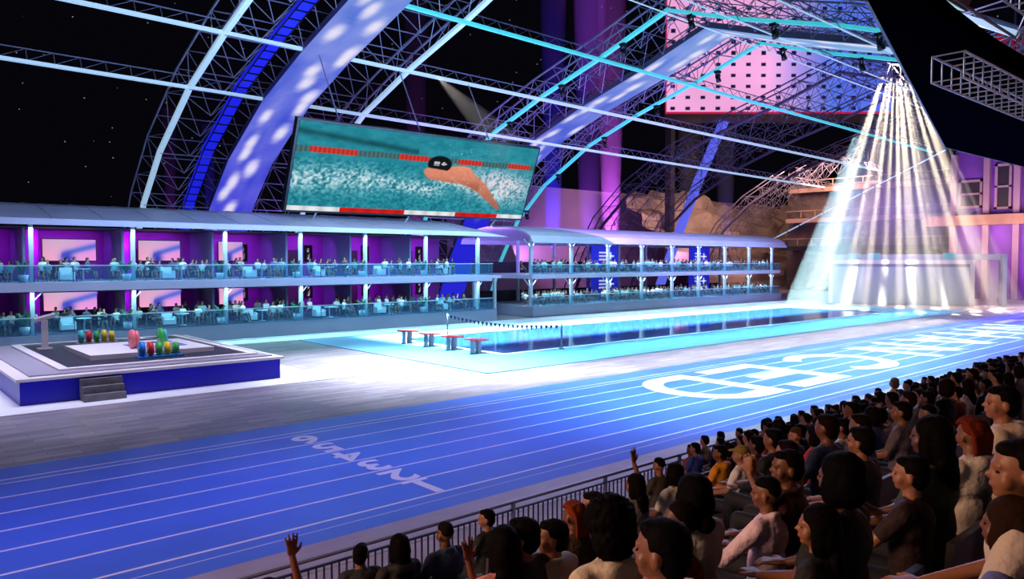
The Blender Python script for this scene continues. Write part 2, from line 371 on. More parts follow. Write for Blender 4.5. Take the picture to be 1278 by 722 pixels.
fm = MB().prism([(-.11, -.02), (.11, -.02), (0, .02)], -.2, 0); fm = MB(); fm.add([(-.02, -.13, 0), (-.02, .13, 0), (-.02, 0, -.24), (.02, -.13, 0), (.02, .13, 0), (.02, 0, -.24)], [(0, 1, 2), (5, 4, 3), (0, 3, 4, 1), (1, 4, 5, 2), (2, 5, 3, 0)])
fme = fm.mesh('flag', 'carpet_dark')
for i in range(1, N): ob('flag', fme, fl, (0, 10.9*(i)/N, fz(i)))

# ================================================================ weightlifting platform on the left
pf = thing('lifting_stage', 'raised blue-sided stage with white rim and dark carpet', 'stage', (0, 0, 0))
PX0, PX1, PY0, PY1, PH = 4.6, 14.2, 31.2, 43.5, .95
MB().box((PX0, PY0, 0), (PX1, PY1, PH-.1)).build('stage_side', 'platform_blue', pf, label='deep blue side panels')
MB().box((PX0-.12, PY0-.12, PH-.1), (PX1+.12, PY1+.12, PH)).build('stage_rim', 'platform_white', pf)
f = MB(); frame(f, PX0+.35, PY0+.35, PX1-.2, PY1-.2, PX0+1.7, PY0+1.3, PX1-.9, PY1-.9, PH, PH+.05); f.build('stage_border', 'platform_grey', pf)
f = MB(); frame(f, PX0+1.4, PY0+.95, PX1-.6, PY1-.6, PX0+1.75, PY0+1.3, PX1-.9, PY1-.9, PH+.05, PH+.12); f.build('stage_inner_rim', 'platform_white', pf)
MB().box((PX0+1.75, PY0+1.3, PH), (PX1-.9, PY1-.9, PH+.06)).build('carpet', 'carpet_dark', pf)
MB().box((2, 29.6, -.02), (16, 45, .008)).build('trim_2', 'deck_white', kind='structure')
lp = thing('lifting_platform', 'low white lifting platform with blue logo on the dark stage carpet', 'platform', (0, 0, PH+.06))
MB().box((7.6, 34.6, 0), (12.6, 39.4, .2)).build('board', 'platform_white', lp)
lg = MB()
for k in range(3): lg.box((10.9, 36.0+k*.55, .2), (11.9, 36.3+k*.55, .215))
lg.box((10.9, 37.9, .2), (11.2, 38.6, .215)); lg.box((10.3, 38.1, .2), (11.9, 38.35, .215)); lg.box((9.7, 36.3, .2), (10.2, 38.0, .215))
lg.build('logo', 'platform_blue', lp, label='blue three-bar and plus logo')
st = thing('stage_steps', 'grey three-tread steps against the near blue side of the stage', 'steps', (0, 0, 0))
for i in range(3): MB().box((6.45, PY0-.25*(3-i)-.02, 0), (7.85, PY0-.25*(2-i)-.02, .26*(i+1))).build('step', 'step_grey', st)
def cyl_y(mb, x, y0, y1, z, r, mat=None, n=20): return mb.tube((x, y0, z), (x, y1, z), r, n, mat)
def plate_rack(label, x, y, cols, base):
    t = thing('plate_rack', label, 'weight rack', (x, y, PH+.07))
    MB().box((-.1, -.3, 0), (len(cols)*.34, .3, .07)).build('rack_base', base, t)
    MB().tube((-.05, 0, .12), (len(cols)*.34-.05, 0, .12), .03, 8).build('rack_bar', 'chrome', t)
    for i, (c, r) in enumerate(cols):
        o = thing('weight_plate', '%s weight plate, number %s along the %s rack' % (c[2:], ['one', 'two', 'three', 'four', 'five'][i], 'far' if y > 36 else 'near'), 'weight plate', (x+i*.34+.08, y, PH+.14+r), group='coloured weight plates')
        r *= .86; o.location.z -= r*.16; MB().tube((-.08, 0, 0), (.08, 0, 0), r, 20).build('disc', c, o); MB().tube((-.1, 0, 0), (.1, 0, 0), r*.3, 14).build('hub', 'chrome', o.children[0])
plate_rack('far rack of upright coloured plates at the stage back', 8.6, 41.4, [('w_teal', .36), ('w_red', .34), ('w_green', .32), ('w_yellow', .34), ('w_yellow', .3)], 'platform_grey')
plate_rack('near blue rack of upright coloured plates in front of the white platform', 9.3, 34.0, [('w_blue', .36), ('w_red', .34), ('w_green', .32), ('w_yellow', .32), ('w_green', .3)], 'w_blue')
bb = thing('barbell', 'barbell with pink and green plates standing on the white platform', 'barbell', (9.6, 36.2, PH+.26+.42))
MB().tube((-.35, 0, 0), (1.6, 0, 0), .03, 8).build('bar', 'chrome', bb)
for x, c, r in ((0, 'w_pink', .42), (.16, 'w_pink', .36), (1.2, 'w_green', .42), (1.36, 'w_teal', .36)): MB().tube((x-.06, 0, 0), (x+.06, 0, 0), r, 22).build('bumper_plate', c, bb, label=c[2:]+' plate')
ln = thing('floor_lectern', 'pale slanted-top lectern standing on the dark carpet', 'lectern', (7.0, 40.5, PH+.06))
MB().prism([(-.14, -.1), (.14, -.1), (.11, .1), (-.11, .1)], 0, 1.35).build('column', 'platform_white', ln)
tp = MB().box((-.42, -.3, -.04), (.42, .3, .04)).build('top', 'platform_white', ln, loc=(0, 0, 1.45)); tp.rotation_euler = (math.radians(-20), math.radians(-14), 0)
MB().box((-.3, -.25, 0), (.3, .25, .05)).build('foot', 'platform_white', ln)

# ================================================================ hospitality stands
def tvpic(u, v):
    c = np.stack([250-40*v, 165+10*np.sin(u*5), 205+30*u], 1)
    w = np.exp(-((v-.25-.5*np.clip(u-.35, 0, 1)**.8*1.3)/.14)**2)*(u > .33); c = c*(1-w[:, None])+np.array([90, 110, 220])*w[:, None]
    w2 = np.exp(-((u-.45)/.12)**2-((v-.1)/.3)**2); return c*(1-w2[:, None])+np.array([50, 60, 190])*w2[:, None]
def postpic(u, v):
    c = np.ones((len(u), 3))*np.array([16, 12, 24]); 
    w = np.exp(-((u-.5)/.16)**2)*(v > .12)*(v < .8)*(fbm(u*6, v*8, 3, 3) > .45); c = c+w[:, None]*np.array([200, 170, 215]); return c
cx = [7.9, 13.1, 18.6, 23.8, 28.9, 34.3, 39.5]
YF = 48.4
ls = thing('left_grandstand', 'two-storey hospitality grandstand with purple suites under a sloping white roof', 'grandstand', (0, 0, 0))
MB().box((-14, YF, 0), (41.2, 60, .98)).build('base_wall', 'base_wall', ls)
MB().box((-14, YF, .98), (41.2, 60, 1.02)).build('lower_deck', 'suite_floor', ls)
MB().box((-14, YF-.35, 3.38), (40.4, 59.8, 3.88)).build('upper_deck', 'white_coat', ls)
roof = MB().extr([(YF-1.0, 7.02), (YF-1.0, 7.36), (52, 8.33), (57, 8.75), (60.3, 8.6), (60.3, 8.3), (57, 8.4), (52, 7.6), (YF+.5, 7.08)], -14, 38.6)
roof.add([(38.6, YF-1, 7.02), (38.6, YF-1, 7.36), (38.6, 52, 8.33), (38.6, 57, 8.75), (38.6, 60.3, 8.4), (41.6, YF-1, 7.02), (41.2, 60.3, 7.3), (38.6, 60.3, 8.2)], [(0, 5, 1), (1, 5, 2), (2, 5, 3), (3, 5, 6, 4), (4, 6, 7), (0, 7, 6, 5)])
roof.build('roof', 'white_coat', ls)
sm = MB()
for x in np.arange(-12, 38, 2.6): sm.path([(x, YF-.95, 7.37), (x, 52, 8.35), (x, 57, 8.77)], .035)
sm.build('roof_seam', 'steel_white', ls)
for lvl, (z0, z1) in enumerate(((1.02, 3.38), (3.88, 7.1))):
    MB().box((-14, 55.2, z0), (40.2, 55.4, z1)).build('back_wall', 'suite_purple', ls)
    for x in [2.6]+cx: 
        MB().box((x-.1, YF+.35, z0), (x+.1, YF+.6, z1)).build('column', 'steel_white', ls)
        if not lvl: MB().tube((x, YF+.47, z1-.6), (x+.5, YF+.47, z1-.03), .035).build('brace', 'steel_white', ls)
    for x in [2.6]+cx[:-1]:
        MB().box((x-.07, YF+2.6, z0), (x+.07, 55.2, z1)).build('partition', 'suite_grey', ls)
    # glass railing, posts, top rail
    MB().box((-14, YF-.22, z0-.02), (40.6, YF-.19, z0+.92)).build('glass_railing', 'clear_glass', ls)
    MB().box((-14, YF-.24, z0+.9), (40.6, YF-.17, z0+.96)).build('top_rail', 'steel_white', ls)
    p = MB()
    for x in np.arange(-13, 40.7, 1.9): p.box((x-.02, YF-.2, z0-.05), (x+.02, YF-.15, z0+.92))
    p.build('rail_post', 'chrome', ls)
    cl = MB().box((-14, 49.6, z1-.12), (40.2, 55.2, z1-.08)).build('ceiling_panel', 'suite_dark', ls)
    for i, x in enumerate([2.6]+cx[:-1]):
        xa, xb = x, ([2.6]+cx)[i+1]
        tt = MB().tube((xa+.9, 54.6, z0), (xa+.9, 54.6, z1-.1), .42, 16).build('round_column', 'suite_tube', ls, label='glowing purple round column')
        MB().box((xa+1.9, 55.0, z0+.1), (xa+2.9, 55.19, z0+2.0)).build('doorway', 'suite_dark', ls)
        q = thing('framed_poster', 'dark framed poster in the %s suite of the %s floor, counted from the left' % (['first', 'second', 'third', 'fourth', 'fifth', 'sixth', 'seventh'][i], ['lower', 'upper'][lvl]), 'poster', (xa+3.7, 55.14, z0+1.1), group='posters on the suite walls')
        q2 = MB().box((-.36, -.03, 0), (.36, .05, 1.3)).build('frame', 'fixture_black', q)
        picture('print', (-.32, -.04, .05), (.32, -.04, .05), (-.32, -.04, 1.25), 14, 24, postpic, 'screen_glow', q2)
    for i, x in enumerate((3.2, 8.6, 14.0, 19.2)):
        w = [3.0, 2.9, 2.6, 1.7][i]
        q = thing('wall_screen', 'pink and blue screen in the %s suite of the %s floor' % (['left edge', 'second', 'third', 'fourth'][i], ['lower', 'upper'][lvl]), 'screen', (x+.6, 53.2, z0+[1.0, 1.2][lvl]), group='pink screens in the suites')
        q2 = MB().box((-.06, 0, -.06), (w+.06, .12, 1.36)).build('bezel', 'fixture_black', q)
        MB().tube((w*.3, .06, .4-1.42), (w*.3, .06, -.02), .04, 6).tube((w*.7, .06, .4-1.42), (w*.7, .06, -.02), .04, 6).build('stand', 'fixture_black', q)
        picture('display', (0, -.01, 0), (w, -.01, 0), (0, -.01, 1.3), 40, 18, tvpic, 'screen_glow', q2)
    for i, x in enumerate([2.6]+cx[:-1]):
        light('suite_lamp', 'AREA', (x+2.7, 53.2, z1-.2), (x+2.7, 55.5, z0+.3), 120 if lvl else 80, (215, 70, 255), shape='RECTANGLE', size=3.4, size_y=.5, spread=math.radians(140))

# right stand: open steel deck under a barrel roof
cr_ = [46.3, 51.5, 56.7, 61.95, 67.1, 72, 77.2, 82.4, 87.7]; YR = 49.4
rs = thing('right_grandstand', 'two-storey open steel grandstand under a curved barrel roof', 'grandstand', (0, 0, 0))
MB().box((46.3, YR, 0), (89.6, 58, .92)).build('base_wall', 'base_wall', rs)
MB().box((45.9, YR-.3, 3.42), (88.8, 58, 3.8)).build('upper_deck', 'white_coat', rs)
MB().box((42.6, 53.2, 3.42), (45.9, 58, 3.7)).build('landing', 'white_coat', rs)
pr = [(YR-.9, 6.75)]+[(YR-.9+5.1-5.1*math.cos(math.radians(a)), 6.75+1.5*math.sin(math.radians(a))) for a in range(20, 181, 16)]
roofp = pr+[(y, z-.12) for y, z in reversed(pr)]
MB().extr(roofp, 45.4, 89.2, smooth=False).build('roof', 'white_coat', rs)
for lvl, (z0, z1) in enumerate(((.95, 3.42), (3.8, 6.95))):
    for x in cr_:
        for y, yy in ((YR+.3, 0), (57.2, 1)):
            MB().box((x-.13, y-.13, z0), (x+.13, y+.13, z1+.1)).build('column', 'steel_white', rs)
        c = MB()
        for sx in (-1, 1): c.tube((x, YR+.3, z1-.85), (x+sx*.8, YR+.3, z1-.02), .05)
        c.build('brace', 'steel_white', rs)
    MB().box((45.9, YR-.22, z0-.02), (88.8, YR-.19, z0+.85)).build('glass_railing', 'clear_glass', rs)
    MB().box((45.9, YR-.24, z0+.83), (88.8, YR-.17, z0+.89)).build('top_rail', 'steel_white', rs)
    MB().box((46.3, 57.6, z0), (88.6, 57.7, z0+1.1)).build('rear_panel', 'suite_dark', rs)
for x in (42.8, 45.2): MB().box((x-.12, 53.3, 0), (x+.12, 53.55, 3.42)).build('landing_post', 'steel_white', rs)
def banner(x, z0, lab):
    t = thing('logo_banner', lab, 'banner', (x, 56.0, z0), group='blue logo banners')
    MB().box((-2.2, 0, 0), (2.2, .06, 2.4)).build('cloth', 'banner_blue', t)
    l = MB()
    for k in range(3): l.box((-1.0, -.02, .75+k*.38), (.3, 0, .93+k*.38))
    l.box((.3, -.02, 1.13), (1.5, 0, 1.31)); l.box((.8, -.02, .8), (1.05, 0, 1.64))
    l.build('logo', 'banner_white', t, label='white three bars and plus')
    MB().tube((-2.1, .03, 2.4), (-2.1, .03, 3.0), .02).tube((2.1, .03, 2.4), (2.1, .03, 3.0), .02).build('hanger', 'chrome', t)
for x, nm in ((63.4, 'left'), (81.3, 'right')):
    banner(x, 4.3, 'blue banner with white bars and plus logo, %s one on the upper deck' % nm)
    banner(x, 1.2, 'blue banner with white bars and plus logo, %s one on the lower deck' % nm)

# ================================================================ roof arches
PROF = [(76.5, 0), (74.2, 5), (71, 9.9), (66.3, 13.9), (59, 17.9), (52, 20.4), (44.5, 22.6), (37.7, 24.9), (30.9, 22.6), (23.4, 20.4), (16.4, 17.9), (9.5, 13.9)]
def prof(off=0):
    P = [Vector(p) for p in PROF]; out = []
    for i, p in enumerate(P):
        a = P[max(i-1, 0)]; b = P[min(i+1, len(P)-1)]; d = (b-a).normalized(); n = Vector((d.y, -d.x))
        if n.y < 0 and i > 1: n = -n
        if i <= 1: n = Vector((abs(n.x), abs(n.y)))
        out.append((p.x+n.x*off, max(p.y+n.y*off, 0)))
    return out
def dense(pr, k=3):
    out = []
    for a, b in zip(pr, pr[1:]):
        for j in range(k): out.append((a[0]+(b[0]-a[0])*j/k, a[1]+(b[1]-a[1])*j/k))
    return out+[pr[-1]]
IN, OUT = prof(0), prof(1.7); DI, DO = dense(IN), dense(OUT)
def at3(x, p): return (x, p[0], p[1])
def ribbon(mb, x0, x1, pr, pr2):
    n = len(pr); vs = []
    for a, b in zip(pr, pr2): vs += [(x0, *a), (x1, *a), (x1, *b), (x0, *b)]
    fs = [(0, 1, 2, 3), (4*n-1, 4*n-2, 4*n-3, 4*n-4)]
    for i in range(n-1):
        for k in range(4): fs.append((4*i+k, 4*(i+1)+k, 4*(i+1)+(k+1) % 4, 4*i+(k+1) % 4))
    return mb.add(vs, fs)
def rib(X, label, led='led_cyan', dark=False):
    t = thing('arch_rib', label, 'roof arch', (X, 0, 0), group='roof arch ribs')
    steel = 'truss_dark' if dark else 'truss_steel'
    ribbon(MB(), -.2, .2, prof(0), prof(.25)).build('lit_chord', led, t, label='strip-lit inner chord')
    c = MB()
    for x in (-.7, .7): c.path([at3(x, p) for p in OUT], .09)
    c.build('outer_chord', steel, t)
    l = MB()
    for i in range(len(DI)):
        for x in (-.7, .7):
            l.tube(at3(0, DI[i]), at3(x, DO[i]), .035)
            if i+1 < len(DI): l.tube(at3(0, DI[i+1] if i % 2 else DI[i]), at3(x, DO[i] if i % 2 else DO[i+1]), .035)
        l.tube(at3(-.7, DO[i]), at3(.7, DO[i]), .035)
    l.build('lattice', steel, t)
    # moving heads clamped along the rib
    return t
def projpic(seed, blue):
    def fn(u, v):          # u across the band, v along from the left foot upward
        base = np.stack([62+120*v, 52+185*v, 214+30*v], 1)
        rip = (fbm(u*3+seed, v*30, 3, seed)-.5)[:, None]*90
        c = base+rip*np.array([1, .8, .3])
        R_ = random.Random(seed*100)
        for k in range(34):  # ovals of projected light painted into the glow colour
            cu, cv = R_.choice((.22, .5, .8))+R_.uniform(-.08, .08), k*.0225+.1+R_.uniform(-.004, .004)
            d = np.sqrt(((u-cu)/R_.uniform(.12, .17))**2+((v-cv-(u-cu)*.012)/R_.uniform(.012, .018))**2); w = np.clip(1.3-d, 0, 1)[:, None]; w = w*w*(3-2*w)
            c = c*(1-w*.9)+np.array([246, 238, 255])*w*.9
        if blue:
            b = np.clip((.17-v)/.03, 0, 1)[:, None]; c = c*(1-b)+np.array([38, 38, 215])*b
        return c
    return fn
def lit_arch(X0, X1, label, seed):
    t = thing('lit_arch', label, 'roof arch', (0, 0, 0))
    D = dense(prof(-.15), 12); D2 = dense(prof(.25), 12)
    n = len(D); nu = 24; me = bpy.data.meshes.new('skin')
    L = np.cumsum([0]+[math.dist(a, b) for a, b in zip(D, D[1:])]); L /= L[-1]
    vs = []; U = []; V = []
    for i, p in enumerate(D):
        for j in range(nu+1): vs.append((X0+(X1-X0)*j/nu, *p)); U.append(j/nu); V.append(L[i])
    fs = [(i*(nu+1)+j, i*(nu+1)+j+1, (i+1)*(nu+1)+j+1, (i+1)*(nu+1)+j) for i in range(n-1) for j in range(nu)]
    me.from_pydata(vs, [], fs); c = np.clip(projpic(seed, seed == 2)(np.array(U), np.array(V)), 0, 255)/255
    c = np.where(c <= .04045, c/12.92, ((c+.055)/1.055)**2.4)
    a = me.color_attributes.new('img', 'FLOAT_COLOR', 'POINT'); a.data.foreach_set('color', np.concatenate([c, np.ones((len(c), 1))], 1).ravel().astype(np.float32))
    me.materials.append(M['arch_glow']); ob('arch_skin', me, t, label='violet skin with projected-light ovals painted as glow')
    ribbon(MB(), X0, X1, [tuple(p) for p in dense(prof(-.12), 3)], dense(prof(.35), 3)).build('arch_body', 'truss_dark', t)
ORD = ['first', 'second', 'third', 'fourth', 'fifth', 'sixth', 'seventh']
for i, X in enumerate((20, 35, 50, 64, 80, 95, 110)):
    rib(X, 'curved roof rib with lattice truss, %s from the left%s' % (ORD[i], ', edged in cyan light' if i < 4 else ', dark and distant'), 'led_cyan' if i in (2, 3) else ('led_white' if i < 2 else 'truss_dark'), i >= 4)
lit_arch(25.6, 29.6, 'wide glowing violet arch with projected oval light spots, left of the big screen', 1)
lit_arch(55.4, 59.2, 'wide glowing violet arch passing right of the big screen', 2)
def space(X0, X1, label, dark, mid=None):
    t = thing('space_frame', label, 'roof truss', (0, 0, 0)); steel = 'truss_dark' if dark else 'truss_steel'
    xs = np.linspace(X0+.7, X1-.7, 5)
    top = MB(); bot = MB(); web = MB()
    R = [i for i in range(0, len(DI))]
    for i in R:
        top.tube(at3(xs[0], DO[i]), at3(xs[-1], DO[i]), .05)
        for k in range(4):
            a, b = xs[k], xs[k+1]
            if i+1 < len(DI):
                web.tube(at3(a, DO[i]), at3((a+b)/2, DI[i]), .035); web.tube(at3(b, DO[i]), at3((a+b)/2, DI[i]), .035)
                web.tube(at3(a, DO[i+1]), at3((a+b)/2, DI[i]), .035); web.tube(at3(b, DO[i+1]), at3((a+b)/2, DI[i]), .035)
        if i % 3 == 0: bot.tube(at3(X0, DI[i]), at3(X1, DI[i]), .055)
    for x in xs[1:-1]: bot.path([at3(x, p) for p in OUT], .05)
    top.build('cross_tube', steel, t); bot.build('chord', steel, t); web.build('web', steel, t)
space(20, 35, 'steel space frame either side of the left violet arch', False)
space(50, 64, 'steel space frame either side of the right violet arch', False)
space(80, 95, 'dark distant steel space frame behind the far stand', True)
space(110, 122, 'farthest dark steel space frame beyond the water tank', True)
# blue lit tubes climbing inside the frames
t = thing('blue_led_tube', 'deep blue lit band curving up left of the violet arch', 'lit band', (24.2, 0, 0))
ribbon(MB(), -.45, .45, dense(prof(.9), 3)[:30], dense(prof(1.25), 3)[:30]).build('lit_skin', 'led_blue', t)
rg = MB(); D_ = dense(prof(.86), 7)[:66]
for p in D_: rg.box((-.49, p[0]-.05, p[1]-.05), (.49, p[0]+.05, p[1]+.05))
for x in (-.47, .47): rg.path([(x, *p) for p in D_], .05)
rg.build('ring_cage', 'fixture_black', t)
t = thing('blue_led_mast', 'slanting pale blue lit band rising behind the right grandstand', 'lit band', (99.2, 0, 0))
pts = [(76, 0), (72, 9.4), (68.3, 17.5), (64, 25.8)]
ribbon(MB(), -1, 1, pts, [(y+.4, z+.1) for y, z in pts]).build('lit_skin', 'led_ice', t)
# purlins
def purlin(y, z, label, led, x0=-40, x1=125, drop=.012, w=.17):
    t = thing('roof_purlin', label, 'roof beam', (0, 0, 0), group='long roof beams')
    zz = lambda x: z-drop*(x-40)
    MB().add([(x0, y-w, zz(x0)-w*1.3), (x0, y+w, zz(x0)-w*1.3), (x0, y+w, zz(x0)), (x0, y-w, zz(x0)), (x1, y-w, zz(x1)-w*1.3), (x1, y+w, zz(x1)-w*1.3), (x1, y+w, zz(x1)), (x1, y-w, zz(x1))],
        [(3, 2, 1, 0), (4, 5, 6, 7), (0, 1, 5, 4), (1, 2, 6, 5), (2, 3, 7, 6), (3, 0, 4, 7)]).build('lit_beam', led, t, label='strip-lit lower beam')
    m = MB()
    m.tube((x0, y+.5, zz(x0)+.85), (x1, y+.5, zz(x1)+.85), .05)
    xs = np.arange(x0, x1, 1.6)
    for k, x in enumerate(xs): m.tube((x, y, zz(x)), (x, y+.5, zz(x)+.85), .035); m.tube((x, y, zz(x)), (x+1.6, y+.5, zz(x+1.6)+.85), .02)
    m.build('truss_rail', 'truss_steel', t)
purlin(59, 17.9, 'lowest long roof beam passing over the big screen', 'led_white')
purlin(52, 20.4, 'second lowest long roof beam crossing the arches', 'led_white')
purlin(44.5, 22.6, 'long roof beam crossing the arches third from the bottom', 'led_cyan')
purlin(37.7, 24.9, 'long ridge beam at the top of the arches', 'led_white', w=.05)
purlin(30.9, 22.6, 'long roof beam just right of the ridge', 'led_white', w=.05)
purlin(23.4, 20.4, 'long roof beam nearest the dark canopy', 'led_white', w=.05)
# moving head lamps clamped to the ribs
hd = thing('moving_head', 'black moving head lamp clamped under a roof rib', 'stage light', group='moving head lamps')
MB().box((-.25, -.25, -.2), (.25, .25, 0)).build('clamp_base', 'fixture_black', hd)
y_ = MB().box((-.3, -.06, -.75), (-.24, .06, -.2)).box((.24, -.06, -.75), (.3, .06, -.2)).build('yoke', 'fixture_black', hd)
MB().tube((0, 0, -.5), (0, -.15, -1.05), .2, 12, r2=.25).build('lamp_head', 'fixture_black', y_)
k = 0
for X in (64, 50):
    for j in (7, 10, 13, 16, 19, 22, 25, 28):
        c = hd if k == 0 else copy_tree(hd); c.location = (X, DI[j][0], DI[j][1]-.02); k += 1
        c['label'] = 'black moving head lamp clamped under the %s cyan rib, %s from its left foot' % ('third' if X == 50 else 'fourth', ['first', 'second', 'third', 'fourth', 'fifth', 'sixth', 'seventh', 'last'][(7, 10, 13, 16, 19, 22, 25, 28).index(j)])
# diagonal far edge cable with white glow dashes
t = thing('far_arch_strip', 'thin white dashed light strip rising to the dark canopy tip', 'light strip', (0, 0, 0))
A_, B_ = np.array(unp(955, 303, 112)), np.array(unp(1182, 186, 96))
for i in range(14):
    a = A_+(B_-A_)*i/14; b = A_+(B_-A_)*(i+.9)/14; MB().tube(a, b, .09, 6).build('tube_light', 'led_white', t)

# ================================================================ big screen with a freestyle swimmer
def swim(u, v):
    n = fbm(u*34, v*22, 4, 5); n2 = fbm(u*120, v*46, 3, 9)
    c = np.stack([26+30*n, 118+42*n, 138+36*n], 1)
    lo = (v < .62)[:, None]; c = np.where(lo, c+((n2-.45)[:, None]*np.array([70, 80, 80])), c)
    d = np.exp(-((v-(.9-.25*u))/.035)**2)*(u < .45)*.6; c = c*(1-d[:, None]*.6)
    sp = ((fbm(u*160, v*60, 2, 2) > .62)*(v > .62)*(v < .95)*np.exp(-((u-.68)/.14)**2)); c += sp[:, None]*90
    def mixw(c, w, col): w = np.clip(w, 0, 1)[:, None]; return c*(1-w)+np.array(col)*w
    foam = np.exp(-((v-.36-.04*np.sin(u*7))/(.09+.05*(u < .3)))**2)*np.clip((.62-u)*12, 0, 1)*np.clip(n2*2.4-.55, 0, 1.1)
    c = mixw(c, foam*1.0, (225, 238, 245))
    f2 = np.exp(-((u-.86)/.16)**2-((v-(.47-.35*(u-.8)))/.2)**2)*np.clip(n2*2.8-.35, 0, 1.2); c = mixw(c, f2*1.05, (228, 220, 232))
    f3 = np.exp(-((v-(.52-.62*(u-.5)))/.07)**2)*np.clip((u-.5)*15, 0, 1)*np.clip((.92-u)*15, 0, 1)*np.clip(n2*2.8-.7, 0, 1); c = mixw(c, f3, (215, 235, 240))
    # lane rope
    rv = .7+.03*u; inr = np.abs(v-rv) < .034
    red = ((u > .045) & (u < .215)) | ((u > .375) & (u < .5)) | ((u > .625) & (u < .735)) | ((u > .865) & (u < .975))
    bead = .72+.28*np.abs(np.sin(u*PI*62)); rc = np.where(red[:, None], np.array([222, 62, 52]), np.array([78, 118, 122]))*bead[:, None]
    c = np.where(inr[:, None], rc, c)
    # body and arm
    def seg(ax, ay, bx, by, ra, rb):
        px = (u-ax)*2.6; py = v-ay; dx = (bx-ax)*2.6; dy = by-ay; tt = np.clip((px*dx+py*dy)/(dx*dx+dy*dy), 0, 1)
        return np.hypot(px-dx*tt, py-dy*tt)-(ra+(rb-ra)*tt)
    body = np.minimum.reduce([seg(.53, .55, .66, .55, .085, .12), seg(.66, .55, .76, .40, .11, .07), seg(.76, .40, .86, .14, .065, .03), seg(.505, .56, .53, .58, .05, .06)])
    body = body+(n-.5)*.03; w = np.clip(.5-body*60, 0, 1); shade = (200+40*(v-.5)/.3+30*(n2-.5))
    sk = np.stack([shade+18, shade*.68, shade*.55], 1); c = c*(1-w[:, None])+sk*w[:, None]
    w = np.clip(.5-(body+.012)*60, 0, 1)*np.clip((.50-v)*6, 0, .45)*(u < .75); c = mixw(c, w, (150, 80, 62))
    cap = np.hypot((u-.548)*2.6/.135, (v-.665)/.105)-1; cap = np.maximum(cap, -(v-.6+.25*(u-.55))/.1); w = np.clip(.5-cap*14, 0, 1); c = mixw(c, w, (20, 24, 30))
    # small marks on the cap
    for (a, b, ww, hh) in ((.535, .69, .012, .008), (.535, .67, .012, .008), (.535, .65, .012, .008), (.565, .672, .012, .006), (.565, .672, .0045, .022)):
        c = np.where(((np.abs(u-a) < ww) & (np.abs(v-b) < hh))[:, None], np.array([190, 195, 200]), c)
    fr = np.clip(fbm(u*90, v*40, 3, 21)*2.4-1.25, 0, 1)*np.exp(-((v-(.47-.5*(u-.6)))/.06)**2)*(u > .6)*(u < .9); c = mixw(c, fr, (235, 240, 245))
    # bottom float line
    bt = v < .055; reds = ((u > .185) & (u < .44)) | ((u > .665) & (u < .87)); bd = .85+.15*np.abs(np.sin(u*PI*17))
    c = np.where(bt[:, None], np.where(reds[:, None], np.array([218, 30, 26]), np.array([240, 240, 245]))*bd[:, None], c)
    return c
bs = thing('big_screen', 'huge tilted video screen showing a freestyle swimmer, above the left stand', 'video screen', (0, 0, 0))
q00, q10, q01, q11 = (23.32, 50, 8.55), (45.37, 50, 8.78), (23.32, 47.65, 14.47), (45.37, 47.8, 14.6)
picture('display', (23.32, 50, 8.6), (45.37, 50, 8.75), (23.32, 47.65, 14.47), 380, 120, swim, 'screen_glow', bs)
nrm = np.cross(np.array(q10)-np.array(q00), np.array(q01)-np.array(q00)); nrm /= np.linalg.norm(nrm)
if nrm[1] < 0: nrm = -nrm
e = .18; A = [np.array(q) for q in ((23.32-e, 50.04, 8.45), (45.37+e, 50.04, 8.6), (45.37+e, 47.62, 14.75), (23.32-e, 47.6, 14.6))]
vs = [a+nrm*.03 for a in A]+[a+nrm*.5 for a in A]
MB().add(vs, [(0, 1, 2, 3), (7, 6, 5, 4), (0, 4, 5, 1), (1, 5, 6, 2), (2, 6, 7, 3), (3, 7, 4, 0)]).build('cabinet', 'fixture_black', bs, label='black cabinet')
for x in (27, 34, 41): MB().tube((x, 48.9, 14.7), (x, 52.0, 20.3), .05, 6).build('hanger', 'truss_steel', bs)
for x in (26, 34, 43): MB().tube((x, 50.4, 8.8), (x, 51.5, 8.0), .07, 6).build('foot_strut', 'steel_white', bs)

# ================================================================ water tank at the far end with waterfall of light
tk = thing('far_tank', 'pale glass-fronted tank with white frame at the far end of the hall', 'tank', (0, 0, 0))
ax, ay = np.array([87.2, 42.1]), np.array([93.2, 28.55]); dv = (ay-ax); L = np.linalg.norm(dv); dv = dv/L; pv = np.array([-dv[1], dv[0]]); pv = pv if pv[0] > 0 else -pv
def tb(mb, s0, s1, p0, p1, z0, z1):
    a = ax+dv*s0+pv*p0; b = ax+dv*s1+pv*p0; c = ax+dv*s1+pv*p1; d = ax+dv*s0+pv*p1
    poly = [tuple(a), tuple(b), tuple(c), tuple(d)]
    ar = sum(poly[i][0]*poly[(i+1) % 4][1]-poly[(i+1) % 4][0]*poly[i][1] for i in range(4))
    return mb.prism(poly if ar > 0 else poly[::-1], z0, z1)
tb(MB(), .3, L-.3, .15, 5, 0, 4.3).build('glass_front', 'glass_tank', tk)
f = MB(); tb(f, 0, .45, 0, .6, 0, 5.1); tb(f, L-.45, L, 0, .6, 0, 5.1); tb(f, .45, L-.45, 0, .6, 4.65, 5.1); f.build('frame', 'platform_white', tk)
tb(MB(), .45, L-.45, .3, 5, 4.3, 4.64).build('shade_band', 'suite_grey', tk, label='dark band under the top rail')
tb(MB(), 0, L+3.5, 3.5, 6, 5.1, 5.75).build('rear_deck', 'base_wall', tk)
for s_ in (2, 4.2, 12.0): tb(MB(), s_, s_+1.3, 2.8, 3.4, 5.1, 5.9).build('deck_box', 'w_teal', tk)
f = MB(); tb(f, L+2.9, L+3.3, 2, 5, 0, 5.6); f.build('side_post', 'base_wall', tk)

